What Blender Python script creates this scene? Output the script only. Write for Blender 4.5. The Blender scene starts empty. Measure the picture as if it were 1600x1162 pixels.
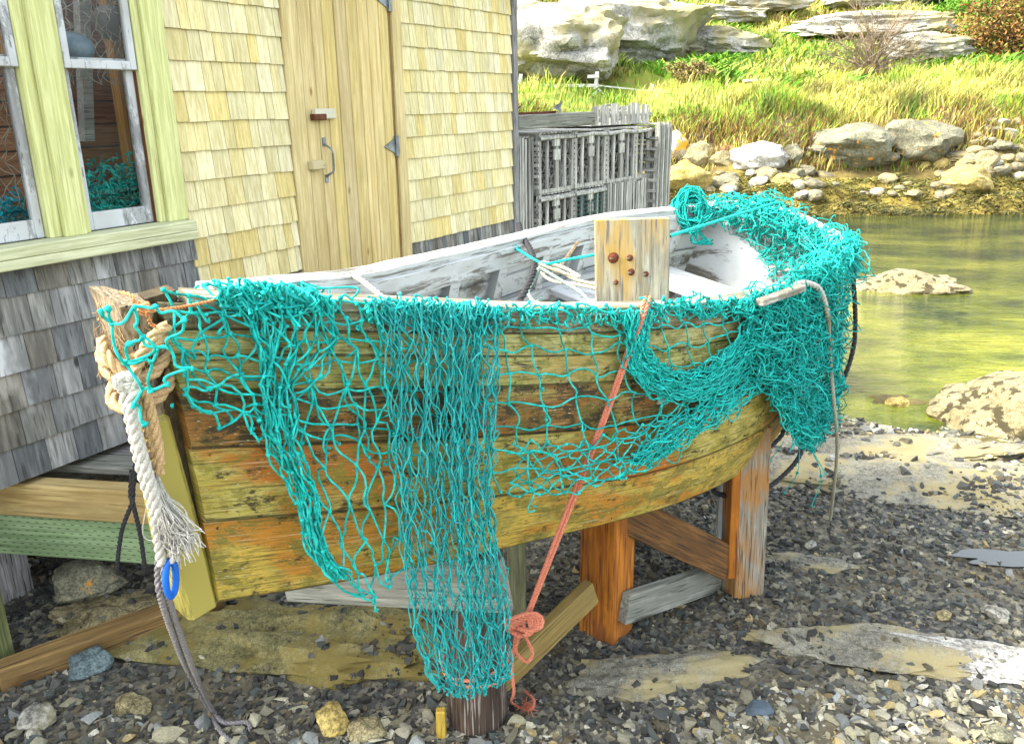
import bpy, math, random
import numpy as np
from mathutils import Vector, Matrix, noise as mn
from mathutils.bvhtree import BVHTree
random.seed(7); rng = np.random.default_rng(7)
R = math.radians
sc = bpy.context.scene
COL = sc.collection
# ---------------------------------------------------------------- camera, sky, sun, exposure
CAMH = 2.2; FPX = 1310.0; PITCH = R(17.8); ROLL = R(-.8)
cam = bpy.data.objects.new('camera', bpy.data.cameras.new('camera')); COL.objects.link(cam)
cam.data.lens = 36 * FPX / 1600; cam.data.sensor_width = 36; cam.data.clip_end = 500; cam.data.clip_start = .05
_x0 = Vector((1, 0, 0)); _y0 = Vector((0, math.sin(PITCH), math.cos(PITCH))); _z0 = Vector((0, -math.cos(PITCH), math.sin(PITCH)))
_cx = _x0 * math.cos(ROLL) + _y0 * math.sin(ROLL); _cy = -_x0 * math.sin(ROLL) + _y0 * math.cos(ROLL)
_m = Matrix((_cx, _cy, _z0)).transposed().to_4x4(); _m.translation = Vector((0, 0, CAMH))
cam.matrix_world = _m
sc.camera = cam
SUN_EL = R(46); SUN_DIR = Vector((-.985, -.12, 0)).normalized() * math.cos(SUN_EL) + Vector((0, 0, math.sin(SUN_EL)))
w = bpy.data.worlds.new('World'); sc.world = w; w.use_nodes = True
nt = w.node_tree; bg = nt.nodes['Background']; sky = nt.nodes.new('ShaderNodeTexSky')
sky.sky_type = 'NISHITA'; sky.sun_disc = False; sky.sun_elevation = SUN_EL
sky.sun_rotation = math.atan2(SUN_DIR.x, SUN_DIR.y); sky.air_density = .8; sky.dust_density = 3.0; sky.ozone_density = .6
nt.links.new(sky.outputs[0], bg.inputs[0]); bg.inputs[1].default_value = .15
hs = nt.nodes.new('ShaderNodeHueSaturation'); hs.inputs['Saturation'].default_value = .45; nt.links.new(sky.outputs[0], hs.inputs['Color']); nt.links.new(hs.outputs[0], bg.inputs[0])
sun = bpy.data.objects.new('sun', bpy.data.lights.new('sun', 'SUN')); COL.objects.link(sun)
sun.data.energy = 1.4; sun.data.angle = R(10); sun.data.color = (1, .94, .84)
sun.rotation_euler = SUN_DIR.to_track_quat('Z', 'Y').to_euler()
sc.view_settings.view_transform = 'Standard'; sc.view_settings.look = 'None'
sc.view_settings.exposure = 2.5; sc.view_settings.gamma = 1
try: sc.cycles.use_denoising = True; sc.cycles.max_bounces = 6; sc.cycles.diffuse_bounces = 1; sc.cycles.transparent_max_bounces = 12
except Exception: pass

# ---------------------------------------------------------------- pixel ray helpers (photograph pixels -> metres)
def ray(px, py):
    x = (px - 800) / FPX; y = (581 - py) / FPX
    c, s = math.cos(ROLL), math.sin(ROLL); x, y = c * x - s * y, s * x + c * y
    return np.array([x, math.cos(PITCH) + y * math.sin(PITCH), -math.sin(PITCH) + y * math.cos(PITCH)])
O = np.array([0, 0, CAMH])
def at_y(px, py, Y): r = ray(px, py); return O + r * (Y / r[1])
def at_z(px, py, z): r = ray(px, py); return O + r * ((z - CAMH) / r[2])
def nrm(a): return a / (np.linalg.norm(a, axis=-1, keepdims=True) + 1e-12)

# ---------------------------------------------------------------- noise
_T = rng.random((256, 256)); 
def vn(x, y):
    x = np.asarray(x, float); y = np.asarray(y, float)
    xi = np.floor(x).astype(int); yi = np.floor(y).astype(int); fx = x - xi; fy = y - yi
    fx = fx * fx * (3 - 2 * fx); fy = fy * fy * (3 - 2 * fy)
    g = lambda a, b: _T[a % 256, b % 256]
    return (g(xi, yi) * (1 - fx) + g(xi + 1, yi) * fx) * (1 - fy) + (g(xi, yi + 1) * (1 - fx) + g(xi + 1, yi + 1) * fx) * fy - .5
def fbm(x, y, o=4): return sum(vn(x * 2 ** k + 17 * k, y * 2 ** k + 31 * k) / 2 ** k for k in range(o))

# ---------------------------------------------------------------- mesh builder
class MB:
    def __init__(s): s.V = []; s.F = []; s.n = 0; s.uv = []; s.col = []
    def add(s, V, F, uv=None, col=None):
        V = np.asarray(V, float).reshape(-1, 3); F = np.asarray(F, int)
        s.V.append(V); s.F.append(F + s.n)
        s.uv.append(np.zeros((F.size, 2)) if uv is None else np.asarray(uv, float)[F.ravel()])
        c = np.ones((len(V), 3)) if col is None else np.broadcast_to(np.asarray(col, float), (len(V), 3))
        s.col.append(c); s.n += len(V)
    def grid(s, P, uv=None, col=None, closed=False):   # P (m,n,3)
        m, n = P.shape[:2]; i = np.arange(m * n).reshape(m, n)
        if closed: i = np.concatenate([i, i[:, :1]], 1)
        F = np.stack([i[:-1, :-1], i[1:, :-1], i[1:, 1:], i[:-1, 1:]], -1).reshape(-1, 4)
        s.add(P.reshape(-1, 3), F, None if uv is None else uv.reshape(-1, 2), None if col is None else np.asarray(col).reshape(-1, 3))
    def box(s, lo, hi, M=None, col=None):
        x0, y0, z0 = lo; x1, y1, z1 = hi
        V = np.array([[x0, y0, z0], [x1, y0, z0], [x1, y1, z0], [x0, y1, z0], [x0, y0, z1], [x1, y0, z1], [x1, y1, z1], [x0, y1, z1]], float)
        if M is not None: V = V @ M[:3, :3].T + M[:3, 3]
        s.add(V, [[0, 3, 2, 1], [4, 5, 6, 7], [0, 1, 5, 4], [1, 2, 6, 5], [2, 3, 7, 6], [3, 0, 4, 7]], col=col)
    def tubes(s, P, r, k=4, col=None, cap=False):      # P (S,N,3) many strands of N points
        P = np.asarray(P, float)
        if P.ndim == 2: P = P[None]
        S, N = P.shape[:2]
        T = np.empty_like(P); T[:, 1:-1] = P[:, 2:] - P[:, :-2]; T[:, 0] = P[:, 1] - P[:, 0]; T[:, -1] = P[:, -1] - P[:, -2]; T = nrm(T)
        mt = np.abs(nrm(P[:, -1] - P[:, 0])); ref = np.eye(3)[np.argmin(mt, 1)]
        A = nrm(np.cross(T, ref[:, None, :])); B = np.cross(T, A)
        a = np.arange(k) / k * 2 * math.pi
        r = np.broadcast_to(np.asarray(r, float), (S, N)) if np.ndim(r) != 1 or len(np.atleast_1d(r)) in (1, N) else np.broadcast_to(np.asarray(r)[:, None], (S, N))
        Q = P[:, :, None] + r[..., None, None] * (A[:, :, None] * np.cos(a)[None, None, :, None] + B[:, :, None] * np.sin(a)[None, None, :, None])
        idx = np.arange(S * N * k).reshape(S, N, k); nx = np.roll(idx, -1, 2)
        F = np.stack([idx[:, :-1], nx[:, :-1], nx[:, 1:], idx[:, 1:]], -1).reshape(-1, 4)
        if col is not None and np.ndim(col) == 2: col = np.repeat(np.asarray(col), N * k, 0)
        s.add(Q.reshape(-1, 3), F, col=col)
        if cap and k == 4:
            s.n -= 0
            for e in (0, -1):
                f = idx[:, e]; 
                s.F.append(f + s.n - S * N * k); s.uv.append(np.zeros((f.size, 2)))
    def build(s, name, mat, parent=None, smooth=False, bevel=0, M=None):
        me = bpy.data.meshes.new(name)
        V = np.concatenate(s.V); me.vertices.add(len(V)); me.vertices.foreach_set('co', V.ravel())
        sizes = np.concatenate([np.full(len(f), f.shape[1]) for f in s.F]); loops = np.concatenate([f.ravel() for f in s.F])
        me.loops.add(len(loops)); me.loops.foreach_set('vertex_index', loops)
        me.polygons.add(len(sizes)); st = np.concatenate([[0], np.cumsum(sizes)[:-1]])
        me.polygons.foreach_set('loop_start', st); 
        try: me.polygons.foreach_set('loop_total', sizes)
        except Exception: pass
        uv = np.concatenate(s.uv)
        if len(uv) == len(loops):
            l = me.uv_layers.new(name='UVMap'); l.data.foreach_set('uv', uv.ravel())
        C = np.concatenate(s.col); C4 = np.concatenate([C, np.ones((len(C), 1))], 1)
        a = me.color_attributes.new('tint', 'FLOAT_COLOR', 'POINT'); a.data.foreach_set('color', C4.ravel())
        me.update(calc_edges=True); me.validate()
        me.polygons.foreach_set('use_smooth', np.full(len(me.polygons), bool(smooth)))
        if smooth == 'auto': me.set_sharp_from_angle(angle=R(38))
        if mat is not None: me.materials.append(mat)
        o = bpy.data.objects.new(name, me); COL.objects.link(o)
        if M is not None: o.matrix_world = M
        if parent is not None:
            o.parent = parent
            if M is None or parent.get('_world'): o.matrix_parent_inverse = parent.matrix_basis.inverted()
        if bevel:
            b = o.modifiers.new('bevel', 'BEVEL'); b.width = bevel; b.segments = 1; b.limit_method = 'ANGLE'
        return o
def empty(name, loc=(0, 0, 0), rz=0):
    o = bpy.data.objects.new(name, None); COL.objects.link(o); o.location = loc; o.rotation_euler = (0, 0, rz); o.empty_display_size = .1
    return o
def tag(o, label=None, cat=None, group=None, kind=None):
    if label: o['label'] = label
    if cat: o['category'] = cat
    if group: o['group'] = group
    if kind: o['kind'] = kind
    return o
def beam(name, p0, p1, wd, ht, mat, parent=None, roll=0, bevel=.004, segs=1):
    """timber from p0 to p1 with its local X along the grain"""
    p0 = Vector(p0); p1 = Vector(p1); d = p1 - p0; L = d.length; x = d.normalized()
    up = Vector((0, 0, 1)) if abs(x.z) < .9 else Vector((0, 1, 0))
    y = up.cross(x).normalized(); z = x.cross(y)
    M = Matrix((x, y, z)).transposed().to_4x4() @ Matrix.Rotation(roll, 4, 'X'); M.translation = p0
    b = MB(); b.box((0, -wd / 2, -ht / 2), (L, wd / 2, ht / 2))
    o = b.build(name, mat, None, bevel=bevel, M=M)
    if parent is not None: o.parent = parent; o.matrix_parent_inverse = parent.matrix_basis.inverted()
    return o
def crom(P, n):
    """Catmull-Rom through P, n samples"""
    P = np.asarray(P, float); m = len(P); t = np.linspace(0, m - 1, n); i = np.clip(t.astype(int), 0, m - 2); f = (t - i)[:, None]
    g = lambda k: P[np.clip(k, 0, m - 1)]
    p0, p1, p2, p3 = g(i - 1), g(i), g(i + 1), g(i + 2)
    p0 = np.where((i == 0)[:, None], 2 * p1 - p2, p0); p3 = np.where((i == m - 2)[:, None], 2 * p2 - p1, p3)
    return .5 * (2 * p1 + (p2 - p0) * f + (2 * p0 - 5 * p1 + 4 * p2 - p3) * f ** 2 + (-p0 + 3 * p1 - 3 * p2 + p3) * f ** 3)
def rope_mb(b, P, rad, pitch=None, strands=3, sp=60, col=None, taper=None):
    P = np.asarray(P, float); L = np.linalg.norm(np.diff(P, axis=0), axis=1).sum(); pitch = pitch or rad * 7
    n = int(min(900, max(12, L / pitch * 9))); Q = crom(P, n)
    T = nrm(np.gradient(Q, axis=0)); A = np.zeros_like(Q); a = np.cross(T[0], [.3, .2, 1.]); a /= np.linalg.norm(a)
    for i in range(n): a = a - T[i] * (a @ T[i]); a /= np.linalg.norm(a); A[i] = a
    B = np.cross(T, A); s = np.r_[0, np.cumsum(np.linalg.norm(np.diff(Q, axis=0), axis=1))]
    for k in range(strands):
        ph = s / pitch * 2 * math.pi + k * 2 * math.pi / strands
        H = Q + rad * .5 * (A * np.cos(ph)[:, None] + B * np.sin(ph)[:, None])
        b.tubes(H[None], rad * (.56 if strands == 3 else .5), 6, col=col)

# ---------------------------------------------------------------- materials
MATS = {}
def NT(name):
    m = bpy.data.materials.new(name); m.use_nodes = True; t = m.node_tree; return m, t, t.nodes['Principled BSDF']
class G:
    """tiny node-graph helper"""
    def __init__(s, t): s.t = t; s.tc = None
    def n(s, kind, **kw):
        x = s.t.nodes.new('ShaderNode' + kind)
        for k, v in kw.items():
            if k.startswith('i_'): x.inputs[int(k[2:]) if k[2:].isdigit() else k[2:]].default_value = v
            else: setattr(x, k, v)
        return x
    def l(s, a, b): s.t.links.new(a, b)
    def coord(s, out='Object', scale=(1, 1, 1)):
        if s.tc is None: s.tc = s.n('TexCoord')
        m = s.n('Mapping'); m.inputs['Scale'].default_value = scale; s.l(s.tc.outputs[out], m.inputs[0]); return m.outputs[0]
    def noise(s, vec, scale, detail=4, rough=.55, dist=0):
        x = s.n('TexNoise'); x.inputs['Scale'].default_value = scale; x.inputs['Detail'].default_value = detail
        x.inputs['Roughness'].default_value = rough; x.inputs['Distortion'].default_value = dist
        if vec is not None: s.l(vec, x.inputs[0])
        return x.outputs[0]
    def vor(s, vec, scale, feature='F1', out=0):
        x = s.n('TexVoronoi'); x.feature = feature; x.inputs['Scale'].default_value = scale; s.l(vec, x.inputs[0]); return x.outputs[out]
    def ramp(s, fac, stops):
        x = s.n('ValToRGB'); e = x.color_ramp.elements
        while len(e) > len(stops): e.remove(e[-1])
        while len(e) < len(stops): e.new(.5)
        for q, (p, c) in zip(e, stops): q.position = p; q.color = (c[0], c[1], c[2], 1) if hasattr(c, '__len__') else (c, c, c, 1)
        s.l(fac, x.inputs[0]); return x.outputs[0]
    def mix(s, fac, a, b, mode='MIX'):
        x = s.n('MixRGB', blend_type=mode)
        for v, i in ((fac, 0), (a, 1), (b, 2)):
            if isinstance(v, (int, float)): x.inputs[i].default_value = v if i == 0 else (v, v, v, 1)
            elif isinstance(v, tuple): x.inputs[i].default_value = (*v, 1)
            else: s.l(v, x.inputs[i])
        return x.outputs[0]
    def math(s, op, a, b=0.):
        x = s.n('Math', operation=op)
        for v, i in ((a, 0), (b, 1)):
            if isinstance(v, (int, float)): x.inputs[i].default_value = v
            else: s.l(v, x.inputs[i])
        return x.outputs[0]
    def tint(s):
        x = s.n('Attribute'); x.attribute_name = 'tint'; return x.outputs[0]
    def bump(s, h, strength, dist, bsdf, prev=None):
        x = s.n('Bump'); x.inputs['Strength'].default_value = strength; x.inputs['Distance'].default_value = dist; s.l(h, x.inputs['Height'])
        if prev is not None: s.l(prev, x.inputs['Normal'])
        s.l(x.outputs[0], bsdf.inputs['Normal']); return x.outputs[0]
def AX(ax, along, across): return tuple(along if i == ax else across for i in range(3))

def wood(name, ca, cb, ax=0, src='Object', midamt=.8, streak=40, crack=.5, knots=True, rough=.85, tint=False, dark=(.02, .017, .012), patch=None, patch_amt=.5, bump=.5, big=None, knot_c=None):
    m, t, b = NT(name); g = G(t); streak *= 2.6
    co = g.coord(src, AX(ax, .05, 1)); fine = g.noise(co, streak, 5, .65, .3)
    co2 = g.coord(src, AX(ax, .35, 1)); mid = g.noise(co2, 9, 5, .62)
    c = g.ramp(fine, [(.40, tuple(x * .8 for x in ca)), (.60, cb)])
    c = g.mix(g.ramp(mid, [(.44, .0), (.62, midamt)]), c, tuple(.5 * (x + y) * .66 for x, y in zip(ca, cb)))
    if patch:
        pm = g.noise(g.coord(src, AX(ax, .5, 1)), 3.1, 4, .6, .4); c = g.mix(g.ramp(pm, [(1 - patch_amt, 0), (1 - patch_amt + .1, 1)]), c, patch)
    if crack:
        ck = g.noise(g.coord(src, AX(ax, .035, 1)), streak * 1.7, 3, .5, .2)
        cm = g.ramp(ck, [(.35, crack), (.42, 0)]); c = g.mix(cm, c, dark)
    if knots:
        v = g.vor(g.coord(src, AX(ax, .45, 1)), 5.5); c = g.mix(g.ramp(v, [(.035, .9), (.085, 0)]), c, knot_c or dark)
    if tint: c = g.mix(1.0, c, g.tint(), 'MULTIPLY')
    g.l(c, b.inputs['Base Color']); b.inputs['Roughness'].default_value = rough
    g.bump(fine, bump, .004, b)
    MATS[name] = m; return m
def peel(name, paint, under, amt=.42, src='Object', ax=0, scale=9, grime=(.25, .24, .16)):
    """old paint flaking off grey wood"""
    m, t, b = NT(name); g = G(t)
    co = g.coord(src, AX(ax, .35, 1)); n1 = g.noise(co, scale, 8, .7, .5)
    wd = g.ramp(g.noise(g.coord(src, AX(ax, .06, 1)), 45, 4, .6), [(.3, tuple(x * .45 for x in under)), (.7, under)])
    pa = g.mix(g.ramp(g.noise(g.coord(src), 3.5, 4), [(.45, 0), (.75, .5)]), paint, grime)
    f = g.ramp(n1, [(amt - .015, 1), (amt + .015, 0)])
    c = g.mix(f, pa, wd)
    edge = g.ramp(n1, [(amt + .0, 0), (amt + .018, .6), (amt + .04, 0)]); c = g.mix(edge, c, (.05, .045, .035))
    sp = g.noise(g.coord(src, AX(ax, .2, 1)), scale * 9, 3); c = g.mix(g.ramp(sp, [(.28, .8), (.34, 0)]), c, (.08, .07, .05))
    c = g.mix(1.0, c, g.tint(), 'MULTIPLY')
    g.l(c, b.inputs['Base Color']); b.inputs['Roughness'].default_value = .7
    g.bump(f, -.5, .004, b); MATS[name] = m; return m
def plain(name, c, rough=.6, metal=0, var=.35, scale=25, tint=False, bump=.2):
    m, t, b = NT(name); g = G(t)
    n = g.noise(g.coord('Object'), scale, 5)
    cc = g.mix(g.ramp(n, [(.35, 0), (.7, 1)]), tuple(x * (1 - var) for x in c), tuple(min(1, x * (1 + var * .5)) for x in c))
    if tint: cc = g.mix(1.0, cc, g.tint(), 'MULTIPLY')
    if 'twine' in name: b.inputs['Specular IOR Level'].default_value = .15
    g.l(cc, b.inputs['Base Color']); b.inputs['Roughness'].default_value = rough; b.inputs['Metallic'].default_value = metal
    if bump: g.bump(n, bump, .01, b)
    MATS[name] = m; return m
def rockmat(name, ca, cb, scale=2.2, lichen=None, lich_amt=.33, crack=True, tint=False, bump=.6, stain=None, vein=9):
    m, t, b = NT(name); g = G(t); co = g.coord('Object')
    n1 = g.noise(co, scale, 9, .65); n2 = g.noise(co, scale * 9, 6, .7)
    c = g.ramp(n1, [(.40, ca), (.60, cb)]); c = g.mix(.5, c, g.ramp(n2, [(.38, tuple(x * .25 for x in cb)), (.58, cb)]))
    n3 = g.noise(co, scale * 38, 3, .8); c = g.mix(.75, c, g.mix(1., c, g.ramp(n3, [(.40, .35), (.56, 1.25)]), 'MULTIPLY'))
    if crack:
        wc_ = g.n('VectorMath', operation='ADD'); g.l(g.coord('Object', (1, 1, 2.2)), wc_.inputs[0]); nv = g.n('TexNoise'); nv.inputs['Scale'].default_value = scale * 1.5; g.l(co, nv.inputs[0]); sv = g.n('VectorMath', operation='SCALE'); g.l(nv.outputs[1], sv.inputs[0]); sv.inputs['Scale'].default_value = .35; g.l(sv.outputs[0], wc_.inputs[1])
        a = g.vor(wc_.outputs[0], scale * .9, 'DISTANCE_TO_EDGE'); c = g.mix(g.ramp(a, [(.0, .8), (.016, 0)]), c, tuple(x * .3 for x in ca))
    if stain: c = g.mix(g.ramp(g.noise(co, scale * .7, 5, .6), [(.45, 0), (.6, .85)]), c, stain)
    if lichen: c = g.mix(g.ramp(g.noise(co, scale * 2.1, 5, .65), [(1.0 - lich_amt - .07, 0), (1.0 - lich_amt - .03, 1)]), c, lichen)
    if tint: c = g.mix(1.0, c, g.tint(), 'MULTIPLY')
    g.l(c, b.inputs['Base Color']); b.inputs['Roughness'].default_value = .9
    g.bump(g.mix(.5, n1, n2), bump, .06 / scale, b); MATS[name] = m; return m

teal = plain('teal_twine', (.02, .53, .44), .8, var=.4, scale=60, tint=True, bump=0)
W_GREY = wood('weathered_grey_wood', (.15, .145, .12), (.34, .33, .29), crack=.9, knots=True)
W_GREY_Z = wood('weathered_grey_upright', (.19, .185, .165), (.40, .39, .36), ax=2, crack=.9)

# ================================================================= GROUND, WATER, HILL
YK = np.array([-60, 4.4, 5.6, 7.5, 16.3, 17.6, 18.3, 19.6, 20.4, 22, 26, 33, 39, 50, 75, 140])
ZK = np.array([.0, 0, -.07, -.55, -.55, -.12, .10, .60, 1.25, 2.0, 2.75, 3.9, 5.6, 8.3, 13, 16.])
def gz(x, y):
    x = np.asarray(x, float); y = np.asarray(y, float)
    ys = y + .7 * fbm(x * .25, y * .05 + 3, 2) * (y > 14) - .06 * np.clip(x - 8, 0, 40) * (y > 14)
    z = np.interp(ys, YK, ZK)
    far = np.clip((y - 17) / 3, 0, 1)
    z = z + fbm(x * .35, y * .35) * .55 * far + fbm(x * 1.3, y * 1.3) * .18 * far * (1 + .0 * y)
    z = z + np.clip(fbm(x * 1.1 + 8, y * 1.6, 3), -.1, .4) * .7 * np.clip(1 - np.abs(y - 18.6) / 1.2, 0, 1)
    near = 1 - np.clip((y - 8) / 6, 0, 1)
    z = z + near * (fbm(x * .9 + 5, y * .9) * .07 + fbm(x * 3.1, y * 3.1, 3) * .022)
    z = z - near * .06 * np.clip(x - 1.5, 0, 3) * (y > 2.5) * np.clip((y - 2.5), 0, 1) * .3
    return z
# one sheet, finer near the camera and on the far bank
def axis(segs):
    return np.concatenate([np.linspace(a, b, n, endpoint=False) for a, b, n in segs])
gx = axis([(-140, -12, 30), (-12, -3, 40), (-3, 4.5, 230), (4.5, 26, 190), (26, 160, 45)]); gy = axis([(-60, 0, 20), (0, 1.4, 20), (1.4, 6.5, 200), (6.5, 16, 40), (16, 34, 150), (34, 60, 70), (60, 141, 30)])
X, Y = np.meshgrid(gx, gy, indexing='ij'); Z = gz(X, Y)
gm, gt, gb = NT('ground'); g = G(gt)
co = g.coord('Object'); sep = g.n('SeparateXYZ'); g.l(co, sep.inputs[0])
st = g.vor(co, 38, 'F1', 1); st2 = g.vor(co, 38, 'F1', 0)
scn = g.n('SeparateColor'); g.l(st, scn.inputs[0])
gravel = g.ramp(scn.outputs[0], [(0, (.035, .037, .034)), (.5, (.10, .10, .085)), (.8, (.19, .18, .13)), (1, (.30, .27, .16))])
gravel = g.mix(g.ramp(g.noise(co, 1.3, 4), [(.45, 0), (.62, .8)]), gravel, (.13, .11, .06))
grass = g.ramp(g.noise(co, 1.1, 7, .7), [(.3, (.07, .13, .01)), (.5, (.20, .25, .02)), (.7, (.30, .21, .05))])
weed = g.ramp(g.noise(g.coord('Object', (1, 1, .3)), 5, 7, .7), [(.3, (.045, .035, .008)), (.55, (.20, .15, .02)), (.75, (.33, .27, .06))])
f1 = g.ramp(g.math('DIVIDE', sep.outputs[1], 40.), [(.185, 0), (.26, 1)]); f2 = g.ramp(g.math('DIVIDE', sep.outputs[1], 40.), [(.49, 0), (.505, 1)])
f3 = g.ramp(g.math('DIVIDE', sep.outputs[1], 40.), [(.54, 0), (.56, 1)]); earth = g.ramp(g.noise(co, 6, 6, .7), [(.4, (.035, .025, .01)), (.6, (.14, .10, .035))])
c = g.mix(f1, gravel, weed); c = g.mix(f2, c, earth); c = g.mix(f3, c, grass)
g.l(c, gb.inputs['Base Color']); gb.inputs['Roughness'].default_value = .92
g.bump(st2, .8, .012, gb)
b = MB(); b.grid(np.stack([X, Y, Z], -1)); tag(b.build('ground', gm, smooth=True), kind='structure')

wm, wt, wb = NT('pool_water'); g = G(wt)
wb.inputs['Roughness'].default_value = .04; wb.inputs['IOR'].default_value = 1.333
co = g.coord('Object', (1, 3.2, 1)); rip = g.noise(co, 2.6, 4, .62, .3); rip2 = g.noise(g.coord('Object', (1, 2.2, 1)), .8, 3, .5)
sw_ = g.n('SeparateXYZ'); g.l(g.coord('Object'), sw_.inputs[0]); shal = g.ramp(g.math('DIVIDE', sw_.outputs[1], 20.), [(.30, 1.5), (.42, 1.), (.6, .6), (.85, .35)])
wc = g.ramp(g.noise(g.coord('Object', (1, 1.6, 1)), .55, 5, .6), [(.38, (.03, .045, .006)), (.5, (.11, .13, .010)), (.62, (.22, .225, .025))])
wc = g.mix(1.0, wc, shal, 'MULTIPLY'); g.l(wc, wb.inputs['Base Color'])
rip3 = g.noise(g.coord('Object', (1, 2.6, 1)), 8.5, 3, .6)
g.bump(g.mix(.22, g.mix(.35, rip, rip2), rip3), 1., .14, wb)
WZ = -.16
b = MB(); b.grid(np.stack(np.meshgrid(np.linspace(-40, 120, 20), np.linspace(4.6, 30, 20), indexing='ij') + [np.full((20, 20), WZ)], -1))
tag(b.build('water', wm), kind='structure')

# ---------------------------------------------------------------- rocks
def ico(sub):
    import bmesh
    bm = bmesh.new(); bmesh.ops.create_icosphere(bm, subdivisions=sub, radius=1)
    V = np.array([v.co for v in bm.verts]); F = np.array([[v.index for v in f.verts] for f in bm.faces]); bm.free(); return V, F
ICO = {k: ico(k) for k in (1, 2, 4, 5)}
def rock_shape(seed, sub=4, rough=.16, facets=9, flat=.0):
    V, F = ICO[sub]; V = V.copy(); r = np.random.default_rng(seed)
    for _ in range(facets):
        n = nrm(r.normal(size=3)); dcut = r.uniform(.62, .9); k = V @ n - dcut; V = V - np.clip(k, 0, None)[:, None] * n * .93
    if sub >= 4:
        off = Vector(r.uniform(0, 100, 3))
        disp = np.array([mn.fractal(Vector(p) * 1.7 + off, .75, 2.1, 7) for p in V]); rd = np.array([1 - abs(mn.noise(Vector(p) * 2.3 + off)) * 2 for p in V]); lay = np.array([mn.noise(Vector((p[0] * .6, p[1] * .6, p[2] * 5)) + off) for p in V])
        V = V * (1 + rough * (disp + .35 * rd + .45 * lay)[:, None])
    return V, F
def rock(name, c, size, mat, seed, rz=0, sub=4, rough=.16, label=None, cat='rock', group=None, facets=9, kind=None, tilt=(0, 0), sq=1.):
    V, F = rock_shape(seed, sub, rough, facets)
    if sq != 1: V = np.sign(V) * np.abs(V) ** sq
    b = MB(); b.add(V * np.array(size) / 2, F)
    M = Matrix.Translation(Vector(c)) @ Matrix.Rotation(rz, 4, 'Z') @ Matrix.Rotation(tilt[0], 4, 'X') @ Matrix.Rotation(tilt[1], 4, 'Y')
    o = b.build(name, mat, M=M, smooth='auto')
    return tag(o, label, cat, group, kind or 'thing')
R_GRAN = rockmat('pale_granite', (.15, .145, .11), (.50, .49, .42), 1.0, stain=(.30, .26, .11))
R_BOUL = rockmat('grey_olive_boulder', (.08, .08, .045), (.28, .27, .17), 2.4, lichen=(.75, .33, .02), lich_amt=.32)
R_TAN = rockmat('tan_boulder', (.14, .11, .04), (.42, .36, .18), 3.)
R_WHITE = rockmat('white_boulder', (.28, .26, .19), (.55, .54, .47), 1.2, crack=False)
R_GOLD = rockmat('golden_rock', (.30, .20, .04), (.58, .45, .14), 1.8)
R_RUST = rockmat('rusty_brown_rock', (.10, .05, .02), (.34, .17, .07), 2.)
R_LICH = rockmat('lichen_boulder', (.32, .29, .18), (.60, .55, .38), 1.6, lichen=(.80, .38, .02), lich_amt=.42)
R_SLAB = rockmat('ledge_rock', (.07, .07, .045), (.26, .24, .16), 1.5, stain=(.26, .21, .08), bump=.8)
R_OLIVE = rockmat('mossy_ledge', (.05, .055, .012), (.34, .30, .12), 6.5, stain=(.20, .15, .03), bump=1.)
def hit_ground(px, py, y0=1.5):
    r = ray(px, py); t = np.arange(y0, 90, .05) / r[1]; P = O + r * t[:, None]; k = np.argmax(P[:, 2] < gz(P[:, 0], P[:, 1])); return P[k]
def pxrock(name, x0, y0, x1, y1, Yd, mat, seed, label, depth=.8, **kw):
    Yd = hit_ground((x0 + x1) / 2, y1 - 2, 15)[1] + (.45 if Yd > 30 else .2)
    """boulder filling a rectangle of the photograph at distance Yd"""
    p = at_y((x0 + x1) / 2, (y0 + y1) / 2, Yd); a = at_y(x0, (y0 + y1) / 2, Yd); q = at_y(x1, (y0 + y1) / 2, Yd)
    t = at_y((x0 + x1) / 2, y0, Yd); u = at_y((x0 + x1) / 2, y1, Yd)
    wd = (q - a)[0]; ht = (t - u)[2]
    return rock(name, p, (wd * 1.18, wd * depth * 1.18, ht * 1.22), mat, seed, label=label, **kw)
# granite outcrops on the hill
for a in [(770, 18, 965, 128, 36, 11, 'cracked pale granite outcrop low on the hill behind the blue bucket', 1.0),
          (865, 4, 1085, 100, 39, 12, 'largest pale granite outcrop in the middle of the hillside', .7),
          (1035, 48, 1175, 92, 38.5, 13, 'long low pale outcrop tapering to the right of the largest one', .8),
          (1085, 10, 1185, 40, 45, 14, 'thin pale outcrop in brown turf near the top of the hill', .9),
          (1255, 24, 1470, 60, 42, 15, 'wide flat white outcrop behind the bare shrub', .6),
          (1385, 56, 1505, 95, 37, 16, 'square topped white outcrop left of the rusty bush', .8),
          (1150, -8, 1260, 22, 48, 17, 'white outcrop at the top of the hill between two tufts', .8),
          (805, 0, 850, 40, 44, 18, 'small grey outcrop high beside the shed corner', .9),
          (1290, -10, 1390, 14, 50, 19, 'thin white rock streak on the skyline turf', .8)]:
    pxrock('rock_outcrop', *a[:5], R_GRAN, a[5], a[6], depth=a[7], cat='rock outcrop', group='granite outcrops on the hillside', rough=.22, sub=5, facets=12, sq=.78)
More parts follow.
